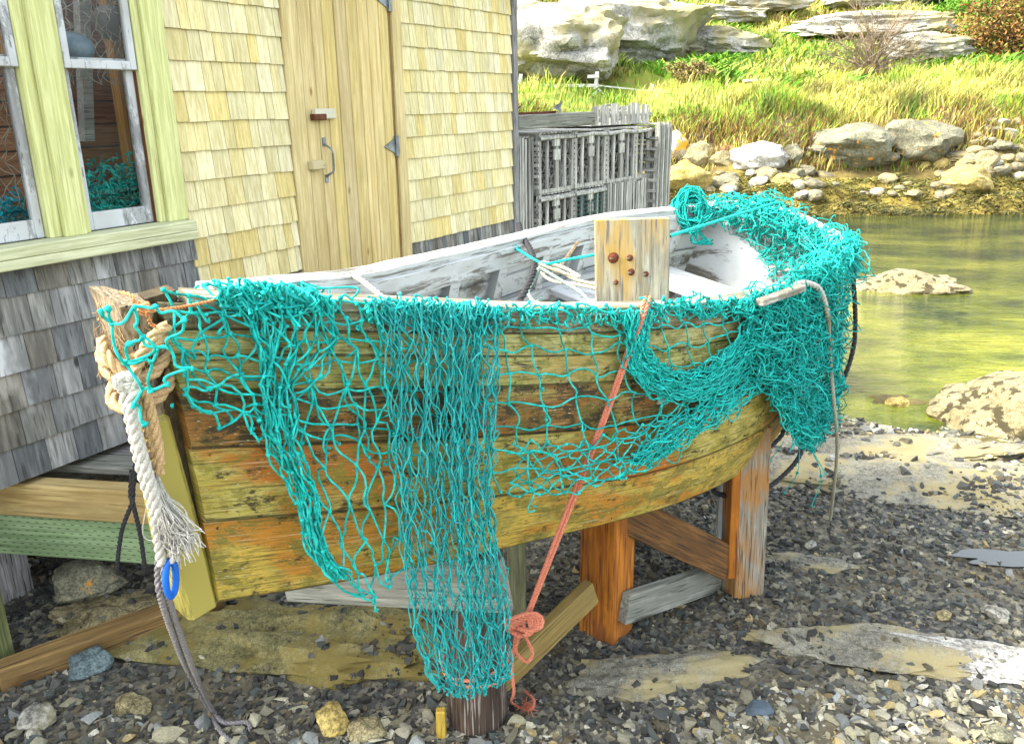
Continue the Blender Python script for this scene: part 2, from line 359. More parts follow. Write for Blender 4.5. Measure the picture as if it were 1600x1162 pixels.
# boulders along the far shore
for nm, a in [('boulder', (1036, 212, 1073, 258, 18.8, R_LICH, 21, 'pale boulder blotched with orange lichen beside the trap stack')),
          ('boulder', (1072, 225, 1112, 262, 19.2, R_TAN, 22, 'squat brown boulder right of the orange lichened one')),
          ('boulder', (1112, 238, 1146, 265, 19.0, R_TAN, 23, 'small round tan boulder touching the white one')),
          ('boulder', (1120, 225, 1152, 244, 19.5, R_RUST, 24, 'rusty red brown boulder behind the small round tan one')),
          ('boulder', (1147, 228, 1230, 268, 18.6, R_WHITE, 25, 'white egg shaped boulder at the foot of the bank')),
          ('boulder', (1222, 230, 1257, 258, 18.9, R_BOUL, 26, 'grey block wedged right of the white egg shaped boulder')),
          ('boulder', (1262, 200, 1395, 258, 19.3, R_BOUL, 27, 'broad grey boulder with orange lichen under the overhanging turf')),
          ('boulder', (1312, 232, 1394, 258, 18.6, R_BOUL, 28, 'low dark boulder in front of the broad grey one')),
          ('boulder', (1384, 190, 1492, 251, 19.2, R_BOUL, 29, 'tallest rounded grey green boulder on the far bank')),
          ('boulder', (1470, 200, 1500, 225, 19.8, R_BOUL, 30, 'dark boulder half hidden behind the tallest one')),
          ('boulder', (1034, 256, 1105, 302, 17.9, R_GOLD, 31, 'flat topped cream yellow boulder below the lichened one')),
          ('boulder', (1175, 262, 1215, 284, 18.0, R_TAN, 32, 'tan stone below the white egg shaped boulder')),
          ('boulder', (1204, 272, 1247, 290, 17.8, R_GOLD, 33, 'flat yellow stone lying on the seaweed bank')),
          ('boulder', (1480, 264, 1545, 300, 17.6, R_GOLD, 34, 'yellow topped rock skirted with dark weed')),
          ('boulder', (1426, 252, 1452, 268, 18.3, R_GOLD, 35, 'small gold stone left of the second gold stone')),
          ('boulder', (1452, 245, 1480, 266, 18.4, R_GOLD, 36, 'gold stone right beside a smaller gold one')),
          ('boulder', (1498, 248, 1530, 268, 18.3, R_GOLD, 37, 'cracked gold stone above the weed skirted rock')),
          ('boulder', (1520, 240, 1562, 272, 18.5, R_TAN, 38, 'angular tan rock at the foot of the rubble')),
          ('boulder', (1475, 235, 1530, 252, 18.7, R_SLAB, 39, 'flat slab of rock lying across the rubble foot'))]:
    pxrock(nm, *a[:7], a[7], group='boulders along the far shore')
# rubble slope at the right, individual stones
rv = []
for s_ in range(8):
    V, F = rock_shape(200 + s_, 2, 0, 8); q = MB(); q.add(V, F); o = q.build('rubble_stone', [R_TAN, R_SLAB, R_BOUL, R_GRAN][s_ % 4], smooth=False); rv.append(o.data); bpy.data.objects.remove(o)
k = 0
rr = random.Random(5)
for row in range(7):
    py = 278 - row * 13; x = 1486 + row * 7 + rr.uniform(0, 10)
    while x < 1700:
        wpx = rr.uniform(14, 34) * (1 - .04 * row)
        yd = 18.2 + row * .33 + rr.uniform(-.1, .1); p = hit_ground(x + wpx / 2, py + rr.uniform(-5, 5) - .02 * (x - 1500), 15); yd = p[1]; p = p + np.array([0, 0, .08])
        wd = wpx / 1310 * yd * 1.15
        o = bpy.data.objects.new('rubble_stone', rv[k % 8]); COL.objects.link(o)
        o.location = p; o.rotation_euler = (rr.uniform(-.4, .4), rr.uniform(-.4, .4), rr.uniform(0, 6)); o.scale = (wd / 2, wd / 2 * rr.uniform(.7, 1), wd / 2 * rr.uniform(.5, .75))
        tag(o, 'grey or tan angular stone in the rubble slope right of the far boulders', 'stone', 'rubble stones on the far right bank')
        x += wpx * rr.uniform(.82, 1.05); k += 1
for k in range(44):
    px = rr.uniform(1100, 1500); py = rr.uniform(264, 308); p = hit_ground(px, py, 15); wd = rr.uniform(.14, .6)
    o = bpy.data.objects.new('shore_stone', rv[(k * 3) % 8]); COL.objects.link(o); o.location = p + np.array([0, 0, .03]); o.rotation_euler = (rr.uniform(-.3, .3), rr.uniform(-.3, .3), rr.uniform(0, 6)); o.scale = (wd / 2, wd / 2 * .8, wd / 2 * .5)
    tag(o, 'small stone half buried in the weed along the far waterline', 'stone', 'stones in the far weed')
# rocks standing in the water and on the near shore
R_BIG = rockmat('cream_boulder', (.18, .14, .055), (.40, .33, .17), 3.5, lichen=(.05, .04, .012), lich_amt=.40, crack=False, bump=1.)
rock('boulder', at_z(1415, 452, WZ - .02), (1.5, 1.0, .40), R_BIG, 53, .1, label='low speckled rock breaking the water surface mid pool', cat='rock', rough=.25)
rock('boulder', at_z(1712, 668, -.25), (2.4, 1.5, 1.02), R_BIG, 57, .1, rough=.13, facets=5, label='big cream boulder with dark weed at the right edge of the pool', sub=5)
rock('boulder', at_z(1402, 632, -.17), (.22, .16, .13), R_GOLD, 56, .4, label='gold stone at the near water edge', cat='rock')
R_WEEDY = rockmat('weedy_rock', (.04, .03, .01), (.20, .16, .04), 6, crack=False, bump=1.)
rock('boulder', at_z(1400, 630, -.20), (.62, .34, .12), R_WEEDY, 57, .1, label='flat weed covered rock around the gold stone at the water edge', rough=.3)
rock('weed_clump', at_z(1530, 694, -.10), (.42, .2, .08), R_WEEDY, 58, .1, label='dark clump of weed on the shingle before the big boulder', cat='seaweed', rough=.35)
# ledges in the shingle
SLABS = []
def slab(px, py, size, rz, mat, seed, label, z=-.02, rough=.3, facets=5, tilt=(0, 0)):
    o = rock('rock_slab', at_z(px, py, z), size, mat, seed, rz, sub=5, rough=rough, facets=facets, label=label, cat='rock slab', tilt=tilt)
    W_ = o.matrix_basis; SLABS.append(([W_ @ v.co for v in o.data.vertices], [tuple(p.vertices) for p in o.data.polygons]))
R_LEDGE = rockmat('pale_grey_ledge', (.12, .115, .085), (.36, .345, .25), 5.5, stain=(.34, .28, .12), bump=.9)
slab(1420, 765, (3.2, .75, .22), -.10, R_LEDGE, 61, 'long pale rock ledge crossing the shingle below the big boulder', z=-.09)
slab(1330, 705, (2.0, .55, .14), -.05, R_LEDGE, 62, 'low pale ledge behind the long ledge, near the water', z=-.10)
slab(1400, 1020, (1.15, .34, .12), -.16, R_LEDGE, 63, 'flat pale slab level with the shingle at lower right', z=-.035)
slab(1550, 1035, (.85, .26, .11), -.2, R_WHITE, 64, 'white flat slab in the sun at the lower right edge', z=-.02)
slab(1000, 1065, (1.0, .30, .12), .1, R_LEDGE, 65, 'flat pale slab half buried in front of the middle cradle post', z=-.04)
slab(470, 1020, (1.75, .52, .30), -.12, R_OLIVE, 66, 'long mossy slab of rock under the boat bow', z=-.06, rough=.34)
slab(200, 965, (.62, .35, .14), .15, R_TAN, 67, 'flat tan rock behind the diagonal timber', z=.0)
rock('boulder', at_z(135, 905, .10), (.36, .26, .17), R_BOUL, 68, .2, label='round olive boulder in the dark under the landing')
slab(1540, 940, (.7, .25, .08), -.1, R_SLAB, 69, 'brown flat ledge at the right edge in dark shingle', z=-.05)
slab(1275, 885, (.5, .16, .06), -.3, R_LEDGE, 70, 'small pale ledge among the dark stones right of the cradle', z=-.035)

# ---------------------------------------------------------------- shingle (gravel)
pal = np.array([(.065, .066, .052), (.11, .11, .088), (.20, .195, .145), (.040, .041, .034), (.27, .255, .165), (.09, .105, .09), (.14, .115, .06), (.055, .054, .042)])
pal2 = np.array([(.38, .35, .21), (.46, .43, .29), (.30, .28, .18), (.27, .28, .25), (.52, .49, .37), (.36, .28, .12), (.33, .31, .22)])
_v, _f, _o = [], [], 0
for V_, F_ in SLABS: _v += V_; _f += [tuple(i + _o for i in f) for f in F_]; _o += len(V_)
SB = BVHTree.FromPolygons(_v, _f)
def scatter(name, n, xr, yr, smin, smax, label, pw=3., light=None, dens=None, seed=1, big=False):
    r = np.random.default_rng(seed); x = r.uniform(*xr, n); y = r.uniform(*yr, n)
    if dens is not None: kf = dens(x, y) > r.random(n); x, y = x[kf], y[kf]
    zb = gz(x, y); on = np.zeros(len(x), bool)
    for i in range(len(x)):
        h_ = SB.ray_cast(Vector((x[i], y[i], 1.0)), Vector((0, 0, -1)))
        if h_[0] is not None and h_[0].z > zb[i]: zb[i] = h_[0].z; on[i] = True
    kf = ~on | (r.random(len(x)) < .07 + .5 * (fbm(x * 4, y * 4) > .2)); x, y, zb, on = x[kf], y[kf], zb[kf], on[kf]
    n = len(x); s = smin + (smax - smin) * r.random(n) ** pw
    V = np.array([[x_, y_, z_] for z_ in (-1, 1) for x_, y_ in ((-1, -1), (1, -1), (1, 1), (-1, 1))], float) * .72
    F = np.array([[0, 3, 2, 1], [4, 5, 6, 7], [0, 1, 5, 4], [1, 2, 6, 5], [2, 3, 7, 6], [3, 0, 4, 7]])
    T = V[None] * (1 - .65 * (V[None, :, 2:] > 0) * r.random((n, 8, 1))) + r.normal(0, .28, (n, 8, 3))
    if big:
        F = ICO[2][1]; tm = []
        for i in range(24):
            C_ = ICO[2][0].copy()
            for _ in range(7):
                n_ = nrm(r.normal(size=3)); C_ = C_ - np.clip(C_ @ n_ - r.uniform(.12, .5), 0, None)[:, None] * n_
            tm.append(C_ * 1.5 * np.array([1.15, .9, .8]))
        T = np.stack(tm)[r.integers(0, 24, n)]
    T = T * (s[:, None] * np.stack([r.uniform(.8, 1.2, n), r.uniform(.6, 1., n), r.uniform(.35, .75, n)], 1) / 2)[:, None, :]
    a, e = r.uniform(0, 6.28, n), r.uniform(-.7, .7, n)
    ca, sa, ce, se = np.cos(a), np.sin(a), np.cos(e), np.sin(e)
    Y1 = T[..., 1] * ce[:, None] - T[..., 2] * se[:, None]; Z1 = T[..., 1] * se[:, None] + T[..., 2] * ce[:, None]
    P = np.stack([T[..., 0] * ca[:, None] - Y1 * sa[:, None] + x[:, None], T[..., 0] * sa[:, None] + Y1 * ca[:, None] + y[:, None], Z1 + (zb + s * .12)[:, None]], -1)
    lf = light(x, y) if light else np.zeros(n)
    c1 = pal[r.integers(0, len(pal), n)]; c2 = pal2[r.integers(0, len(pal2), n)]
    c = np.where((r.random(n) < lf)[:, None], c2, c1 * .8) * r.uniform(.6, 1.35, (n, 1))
    Fs = (F[None] + (np.arange(n) * T.shape[1])[:, None, None]).reshape(-1, F.shape[1])
    q = MB(); q.add(P.reshape(-1, 3), Fs, col=np.repeat(c, T.shape[1], 0)); return tag(q.build(name, STONE), label, 'gravel', kind='stuff')
sm, stt, sb = NT('stone'); g = G(stt); nn = g.noise(g.coord('Object'), 160, 4, .7)
g.l(g.mix(g.ramp(nn, [(.3, .5), (.6, 0)]), g.tint(), (.03, .03, .025)), sb.inputs['Base Color']); sb.inputs['Roughness'].default_value = .8; STONE = sm
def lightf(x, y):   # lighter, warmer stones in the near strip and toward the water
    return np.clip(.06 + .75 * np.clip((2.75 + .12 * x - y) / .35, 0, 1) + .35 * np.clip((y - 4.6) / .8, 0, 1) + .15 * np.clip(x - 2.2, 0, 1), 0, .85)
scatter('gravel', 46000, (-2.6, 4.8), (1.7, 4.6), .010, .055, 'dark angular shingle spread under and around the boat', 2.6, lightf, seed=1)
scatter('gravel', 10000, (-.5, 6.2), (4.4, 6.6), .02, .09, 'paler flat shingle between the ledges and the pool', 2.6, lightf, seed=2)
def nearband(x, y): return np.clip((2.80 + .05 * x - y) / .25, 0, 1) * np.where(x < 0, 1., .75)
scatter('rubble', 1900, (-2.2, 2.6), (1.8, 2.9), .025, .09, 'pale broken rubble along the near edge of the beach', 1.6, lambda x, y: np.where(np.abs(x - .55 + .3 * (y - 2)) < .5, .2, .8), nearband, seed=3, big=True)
for i, (px, py, s, mt, lb) in enumerate([(1185, 1105, .085, plain('slate_stone', (.07, .10, .12), .7), 'dark blue grey stone at the bottom centre right'),
        (1475, 958, .07, R_TAN, 'tan rounded stone left of the pale grey one at right'), (1557, 962, .10, R_GRAN, 'pale grey flat stone near the right edge'),
        (1560, 1140, .085, R_BOUL, 'round speckled grey stone in the bottom right corner'), (1268, 842, .06, R_GRAN, 'pale stone in dark shingle right of the far cradle post'),
        (520, 1128, .13, R_GOLD, 'flat golden rock behind the rope end at the bottom'), (575, 1145, .12, R_TAN, 'tan angular stone left of the dark cradle post foot'),
        (140, 1045, .16, rockmat('teal_slate', (.06, .09, .09), (.16, .22, .21), 3), 'blue green slate slab at lower left'), (60, 1130, .13, R_GRAN, 'angular grey stone in the bottom left corner'),
        (210, 1105, .12, R_TAN, 'pointed tan and grey stone at bottom left')]):
    pz = at_z(px, py, .02); rock('stone', (pz[0], pz[1], gz(pz[0], pz[1]) + s * .2), (s * 1.25, s, s * .65), mt, 700 + i, i, label=lb, cat='stone', rough=.12, facets=10)

# rain puddle in the shingle
pp = at_z(1585, 868, 0); a_ = np.linspace(0, 2 * math.pi, 41)[:40]; rad_ = 1 + .25 * np.sin(a_ * 3 + 1) + .12 * np.sin(a_ * 7)
pz_ = float(gz(pp[0], pp[1])) + .016; q = MB(); q.add(np.stack([pp[0] + np.cos(a_) * .30 * rad_, pp[1] + np.sin(a_) * .075 * rad_, 0 * a_ + pz_], 1), [list(range(40))])
pm_, pt_, pb_ = NT('puddle_water'); pb_.inputs['Base Color'].default_value = (.10, .11, .09, 1); pb_.inputs['Roughness'].default_value = .03
tag(q.build('puddle', pm_), kind='structure')

# ================================================================= VEGETATION ON THE BANK AND HILL
fm, ft, fb = NT('leaf'); g = G(ft); g.l(g.tint(), fb.inputs['Base Color']); fb.inputs['Roughness'].default_value = .75
try: fb.inputs['Transmission Weight'].default_value = 0
except Exception: pass
LEAF = fm
def blades(name, label, n, area, hfun, cfun, dens, width=.02, lean=.35, seed=3, cat='grass', clump=0):
    r = np.random.default_rng(seed); x = r.uniform(area[0], area[1], n); y = r.uniform(area[2], area[3], n)
    k = dens(x, y) > r.random(n); x, y = x[k], y[k]; n = len(x)
    h = hfun(x, y) * r.uniform(.55, 1.25, n); z = gz(x, y) - .02
    a = r.uniform(0, 6.28, n); l = h * lean * r.uniform(.2, 1.3, n); wa = r.uniform(0, 6.28, n); wd = width * r.uniform(.6, 1.5, n) * (1 + (y - 18) / 30)
    c = cfun(x, y, r); B = np.stack([x, y, z], 1); d = np.stack([np.cos(a) + .35, np.sin(a), 0 * a], 1); wv = np.stack([np.cos(wa), np.sin(wa), 0 * a], 1) * wd[:, None] / 2
    up = np.array([0, 0, 1.])
    m = B + up * (h * .6)[:, None] + d * (l * .35)[:, None]; t = B + up * h[:, None] + d * l[:, None]
    P = np.stack([B - wv, B + wv, m + wv * .8, m - wv * .8, t], 1).reshape(-1, 3)
    i = np.arange(n)[:, None] * 5
    q = MB(); q.add(P, i + np.array([[0, 1, 2, 3]]), col=np.repeat(c, 5, 0)); q.n -= len(P); q.F.append(i + np.array([[3, 2, 4]]) + q.n); q.uv.append(np.zeros((n * 3, 2))); q.n += len(P)
    return tag(q.build(name, LEAF), label, cat, kind='stuff')
STRAW = np.array([(.46, .43, .08), (.38, .40, .05), (.54, .49, .16), (.36, .29, .045)]); GREEN = np.array([(.16, .30, .015), (.24, .36, .02), (.10, .20, .015), (.30, .34, .03)]); BRN = np.array([(.20, .12, .02), (.28, .16, .03), (.14, .08, .02)])
def pick(arr, r, n): return arr[r.integers(0, len(arr), n)] * r.uniform(.7, 1.2, (n, 1))
def gcol(x, y, r):
    n = len(x); e = fbm(x * .45 + 9, y * .6, 4) * 1.8; s_, gr, br = pick(STRAW, r, n), pick(GREEN, r, n), pick(BRN, r, n)
    pg = np.clip(.35 + e * 2.2 + .25 * ((y > 26) & (y < 34)), .05, .95); c = np.where((r.random(n) < pg)[:, None], gr, s_) * np.clip(1. + fbm(x * 1.7, y * 2.2 + 70, 3) * 1.1, .45, 1.4)[:, None]
    pb = np.clip(.75 - np.abs(y - 20.6) * .5, 0, .7) + np.clip(.5 + fbm(x * .3, y * .3 + 40, 3) * 3 - .3, 0, .6) * (y > 35)
    return np.where((r.random(n) < pb)[:, None], br, c)
on_hill = lambda x, y: (x > -1.5 - 0 * y) * (x < y * .75 + 3) * np.where((np.abs(y - FY) < 2.4) & (x < 5.8), .12, 1.0)
FY = hit_ground(930, 152, 15)[1] - 1.0
blades('dry_grass', 'tall straw coloured grass along the top of the far bank', 60000, (-1, 20, 20.0, 25.5), lambda x, y: np.clip(.32 + .5 * fbm(x * .9, y * .9), .1, .7), gcol, on_hill, .020, .55)
blades('meadow_grass', 'short green and brown turf and plants up the hillside', 60000, (-2, 32, 25, 47), lambda x, y: .26 + .25 * np.clip(fbm(x * .6, y * .6), 0, 1), gcol, on_hill, .035, .8, seed=4)
# broad leafed green plants
def leafplants(x, y, r): return pick(np.array([(.10, .30, .01), (.17, .42, .02), (.07, .19, .01), (.26, .46, .03)]), r, len(x))
blades('green_plants', 'bright green leafy weeds on the slope below the outcrops', 26000, (1, 26, 24.5, 36), lambda x, y: .32 + 0 * x, leafplants, lambda x, y: on_hill(x, y) * np.clip(fbm(x * .35 + 3, y * .45, 3) * 5 - .1, 0, 1), .09, 1.5, seed=5, cat='plants')
# weed covered shore
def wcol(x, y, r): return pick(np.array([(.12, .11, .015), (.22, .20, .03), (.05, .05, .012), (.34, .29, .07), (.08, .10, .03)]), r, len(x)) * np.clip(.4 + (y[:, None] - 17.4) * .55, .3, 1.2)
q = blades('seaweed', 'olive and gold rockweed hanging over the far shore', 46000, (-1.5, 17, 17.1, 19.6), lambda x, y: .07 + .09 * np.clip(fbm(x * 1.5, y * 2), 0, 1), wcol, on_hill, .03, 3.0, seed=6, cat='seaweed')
def bush(name, base, size, n, cols, label, seed, leaf=.07, twigs=40, cat='bush', trunkcol=(.10, .06, .03), leafy=1):
    r = np.random.default_rng(seed); t = empty(name, base); tag(t, label, cat); base = np.array(base)
    q = MB(); k = twigs
    cl = nrm(r.normal(size=(k, 3))) * r.uniform(.35, 1, (k, 1)) * np.array(size) / 2; cl[:, 2] = np.abs(cl[:, 2]) * 1.6 + .1
    P = np.stack([base + 0 * cl, base + cl * [.3, .3, .45], base + cl * [.75, .75, .8] + r.normal(0, .05, (k, 3)), base + cl], 1)
    q.tubes(P, np.array([.03, .02, .012, .004]), 4); 
    s2 = np.repeat(np.arange(k), 6); st = P[s2, 2]; en = base + cl[s2] + r.normal(0, 1, (len(s2), 3)) * np.array(size) * .09
    q.tubes(np.stack([st, (st + en) / 2 + r.normal(0, .03, st.shape), en], 1), np.array([.010, .007, .003]), 3)
    o = q.build('branches', plain(name + '_bark', trunkcol, .9)); o.parent = t; o.matrix_parent_inverse = t.matrix_basis.inverted()
    if n:
        c = en[r.integers(0, len(en), n)] + r.normal(0, .11, (n, 3)) * np.array(size).mean() * .45
        u = nrm(r.normal(size=(n, 3))) * leaf * r.uniform(.5, 1.3, (n, 1)); v = nrm(np.cross(u, r.normal(size=(n, 3)))) * leaf * .45
        q = MB(); V = np.stack([c - u, c - v, c + u, c + v], 1).reshape(-1, 3)
        q.add(V, np.arange(n * 4).reshape(-1, 4), col=np.repeat(pick(np.array(cols), r, n), 4, 0))
        o = q.build('foliage', LEAF); o.parent = t; o.matrix_parent_inverse = t.matrix_basis.inverted()
    return t
p = hit_ground(1585, 98, 15); bush('rust_bush', p, (4.2, 2.5, 3.6), 9000, [(.26, .11, .02), (.16, .07, .015), (.34, .19, .04), (.16, .17, .02)], 'large rust brown bush at the top right of the hillside', 1, .07, 70)
p = hit_ground(1455, 14, 15); bush('evergreen_bush', p, (2.8, 1.8, 1.6), 5000, [(.012, .03, .01), (.03, .06, .015), (.02, .045, .012)], 'dark evergreen bush near the top of the hill', 2, .07, 40)
p = hit_ground(1512, 30, 15); bush('green_bush', p, (3., 1.8, 1.1), 3500, [(.12, .30, .02), (.2, .4, .03)], 'bright green bush between the dark evergreen and the rust bush', 4, .08, 40)
p = hit_ground(1360, 118, 15); bush('bare_shrub', p, (4.4, 2.2, 3.4), 1500, [(.30, .20, .05), (.24, .14, .04)], 'leafless grey brown shrub in front of the wide white outcrop', 3, .03, 90, trunkcol=(.26, .20, .13))
p = hit_ground(1078, 128, 15); bush('brown_bush', p, (1.2, 1, .7), 1800, [(.20, .15, .04), (.28, .22, .06)], 'small round brown bush in the grass above the trap stack', 6, .05, 25)

# hillside fence, tub, timber
FW = wood('fence_white', (.55, .55, .50), (.75, .75, .70), crack=.5, knots=False)
t = empty('rail_fence', hit_ground(930, 152, 15) + np.array([0, 0, .0])); tag(t, 'broken white rail fence with leaning posts in the grass above the traps', 'fence')
Yf = t.location.y; A = lambda px, py, dy=0: at_y(px, py, Yf + dy)
for a, q_ in (((810, 150), (814, 116)), ((929, 152), (933, 112)), ((868, 150), (869, 136)), ((1010, 153), (1020, 132))): beam('post', A(*a) - [0, 0, .1], A(*q_), .10, .10, FW, t)
beam('rail', A(806, 135), A(936, 134), .05, .09, FW, t); beam('rail', A(936, 134), A(1030, 144), .04, .04, FW, t); beam('cross_arm', A(918, 120, -.06), A(936, 119, -.06), .06, .09, FW, t); beam('brace', A(932, 136), A(946, 150), .04, .05, FW, t)
p = hit_ground(818, 122, 15); q = MB()
th_ = np.linspace(0, 2 * math.pi, 25); prof = [(.0, 0), (.24, 0), (.27, .05), (.29, .30), (.31, .31), (.31, .35), (.27, .35), (.26, .08), (0, .08)]
q.grid(np.array([[(r_ * math.cos(a), r_ * math.sin(a), z_) for a in th_] for r_, z_ in prof]))
o = q.build('plastic_tub', plain('blue_plastic', (.01, .22, .55), .4, var=.15), M=Matrix.Translation(Vector(p) + Vector((0, 0, .22))), smooth=True); tag(o, 'bright blue plastic tub in the grass at the foot of the outcrop', 'tub')
p = hit_ground(1100, 92, 15); tag(beam('driftwood_log', Vector(p) + Vector((-.55, 0, .12)), Vector(p) + Vector((.65, .1, .2)), .16, .14, FW, bevel=.03), 'short white weathered log lying in green weeds on the slope', 'log')
p = hit_ground(1190, 132, 15); tag(beam('driftwood_plank', Vector(p) + Vector((-.5, 0, .1)), Vector(p) + Vector((.5, .1, .12)), .2, .06, FW), 'pale plank lying in the grass left of the bare shrub', 'plank')

# ================================================================= SHED (local frame: X along the front wall, Y outward, Z up)
WAZ = R(30.86); WD = np.array([math.sin(WAZ), math.cos(WAZ)]); WN = np.array([WD[1], -WD[0]]); WDIST = 3.361
C0 = WD * 5.727 - WN * WDIST
shed = empty('shed', (C0[0], C0[1], 0)); tag(shed, 'cedar shingled fishing shed with plank door and pale green window trim', 'shed')
MS = Matrix(((WD[0], WN[0], 0, C0[0]), (WD[1], WN[1], 0, C0[1]), (0, 0, 1, 0), (0, 0, 0, 1)))   # columns: along, outward, up
def part(q, name, mat, parent=None, **kw):
    o = q.build(name, mat, M=MS, **kw); pr = parent or shed; o.parent = pr; o.matrix_parent_inverse = pr.matrix_world.inverted() if pr is not shed else shed.matrix_basis.inverted(); return o
SHY = wood('new_cedar_shingle', (.88, .77, .36), (.90, .82, .46), ax=2, streak=26, midamt=.16, crack=.30, knots=False, tint=True, dark=(.50, .33, .12), bump=.12)
SHG = wood('old_cedar_shingle', (.21, .215, .20), (.38, .385, .355), ax=2, streak=14, crack=.5, knots=True, tint=True, patch=(.52, .53, .51), patch_amt=.44, bump=.5)
TRIM = wood('pale_green_paint', (.74, .76, .28), (.78, .80, .36), ax=2, midamt=.25, streak=30, crack=.3, knots=True, dark=(.25, .22, .08), bump=.2)
SILL = wood('sill_green_paint', (.66, .68, .36), (.74, .75, .46), ax=0, midamt=.3, streak=30, crack=.4, knots=False, dark=(.2, .18, .08), bump=.3)
SASH = peel('sash_paint', (.62, .64, .62), (.40, .41, .39), .43, ax=2, scale=6)
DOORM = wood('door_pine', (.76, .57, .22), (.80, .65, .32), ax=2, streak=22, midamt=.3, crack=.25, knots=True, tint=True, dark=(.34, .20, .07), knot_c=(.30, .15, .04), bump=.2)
FRM = wood('door_frame_pine', (.72, .56, .22), (.80, .66, .32), ax=2, streak=22, midamt=.3, crack=.25, knots=True, dark=(.34, .20, .07))
DARK = plain('dark_gap', (.012, .011, .01), .9)
DRW = .74                                                      # deck and floor height
def shingles(q, x0, x1, zs, tone, wr, r, seed, cutf=None):
    for zi in range(len(zs) - 1):
        z0, z1 = zs[zi], zs[zi + 1]; x = x0
        while x < x1 - .004:
            wd = min(r.uniform(*wr), x1 - x); 
            if x1 - (x + wd) < .03: wd = x1 - x
            gp = .0016; dz = r.uniform(-.0025, .0025) ; tn = np.array(tone[r.randrange(len(tone))]) * r.uniform(.86, 1.1)
            th = .006 + r.uniform(-.0015, .002)
            V = [(x + gp, -.012, z0 + dz), (x + wd - gp, -.012, z0 + dz), (x + wd - gp, th + .004, z0 + dz + r.uniform(-.001, .001)), (x + gp, th + .004, z0 + dz), (x + gp, -.012, z1 + .02), (x + wd - gp, -.012, z1 + .02), (x + wd - gp, -.004, z1 + .02), (x + gp, -.004, z1 + .02)]
            q.add(V, [[0, 3, 2, 1], [4, 5, 6, 7], [0, 1, 5, 4], [1, 2, 6, 5], [2, 3, 7, 6], [3, 0, 4, 7]], col=tn); x += wd
# courses
zy = [1.335 + .1335 * k for k in range(15)]; zg = [.745 + .150 * k for k in range(5)]
rr = random.Random(11)
yt = [(1, 1, 1), (1.05, 1.05, 1.1), (.97, .93, .8), (1.04, 1.06, 1.2), (1, .98, .92), (.95, .86, .62), (1, 1, 1)]
gt_ = [(1, 1, 1), (.8, .82, .84), (1.25, 1.25, 1.25), (.62, .66, .70), (1.1, 1.08, 1.0), (.75, .70, .6)]
q = MB(); shingles(q, -3.07, -2.365, zy, yt, (.05, .13), rr, 1); part(q, 'yellow_shingles', SHY); q = MB(); shingles(q, -1.375, -.055, zy, yt, (.045, .12), rr, 2); part(q, 'yellow_shingles', SHY)
q = MB(); shingles(q, -5.6, -3.05, zg + [1.345, 1.5, 1.62], gt_, (.09, .15), rr, 3); part(q, 'grey_shingles', SHG)['label'] = 'silver grey old shingles below the window'
q = MB(); shingles(q, -3.05, -2.365, [.75, .9, 1.05, 1.195, 1.333], gt_[3:], (.04, .10), rr, 4); part(q, 'lower_shingles', SHG); q = MB(); shingles(q, -1.375, -.055, [.75, .9, 1.05, 1.195, 1.333], gt_[3:], (.03, .07), rr, 5); part(q, 'lower_shingles', SHG)['label'] = 'dark weathered shingle strip below the yellow ones'
# wall body behind the cladding (front window openings left open), roof, back
q = MB()
for lo, hi in (((-6.2, -.13, .74), (-4.62, -.013, 3.3)), ((-4.62, -.13, .74), (-3.07, -.013, 1.66)), ((-3.07, -.13, .74), (0, -.013, 3.3)), ((-4.62, -.13, 2.75), (-3.07, -.013, 3.3)),
               ((-6.2, -4.2, .5), (-6.08, -.13, 1.1)), ((-6.2, -4.2, 2.9), (-6.08, -.13, 3.3)), ((-.12, -4.2, .5), (-.001, -.13, 3.3)), ((-6.2, -4.3, .5), (0, -4.2, 3.3)), ((-6.08, -4.2, .5), (-.12, -.3, .62))): q.box(lo, hi)  # gap in the unseen left wall added to let light in
part(q, 'wall', wood('wall_boards', (.10, .095, .085), (.22, .21, .19), ax=0))
q = MB(); rx_ = [-6.4, -4.5, -2.7, .2]; ry_ = [.28, -.12, -.95, -2.1]; rz_ = lambda y: 3.24 + (.28 - y) / 2.38 * 1.76
def slopequad(x0, x1, y0, y1, zf):
    V = [(x0, y0, zf(y0)), (x1, y0, zf(y0)), (x1, y1, zf(y1)), (x0, y1, zf(y1))]; V += [(a, b_, c_ + .08) for a, b_, c_ in V]
    q.add(V, [[0, 1, 2, 3], [7, 6, 5, 4], [0, 4, 5, 1], [1, 5, 6, 2], [2, 6, 7, 3], [3, 7, 4, 0]])
for i_ in range(3):
    for j_ in range(3):
        if not (i_ == 1 and j_ == 1): slopequad(rx_[i_], rx_[i_ + 1], ry_[j_], ry_[j_ + 1], rz_)      # middle left out, an added hole that lights the interior
slopequad(-6.4, .2, -2.1, -4.5, lambda y: 5.0 + (y + 2.1) / 2.4 * 1.76)
part(q, 'roof', wood('roof_shingle', (.10, .10, .10), (.2, .2, .19)))
q = MB(); q.add([(-6.2, -.01, 3.3), (-6.2, -4.3, 3.3), (-6.2, -2.1, 4.96), (0, -.01, 3.3), (0, -4.3, 3.3), (0, -2.1, 4.96)], [[0, 1, 2], [3, 5, 4]]); part(q, 'gable', W_GREY)
q = MB(); q.box((-.052, -.1, .6), (.012, .022, 3.25)); part(q, 'corner_board', W_GREY_Z, bevel=.004)
# stilts under the shed
for sx in (-5.9, -4.0, -2.0, -.15): 
    for sy in (-.5, -3.9): q = MB(); q.box((sx - .1, sy - .1, -.3), (sx + .1, sy + .1, .5)); part(q, 'stilt', W_GREY_Z)
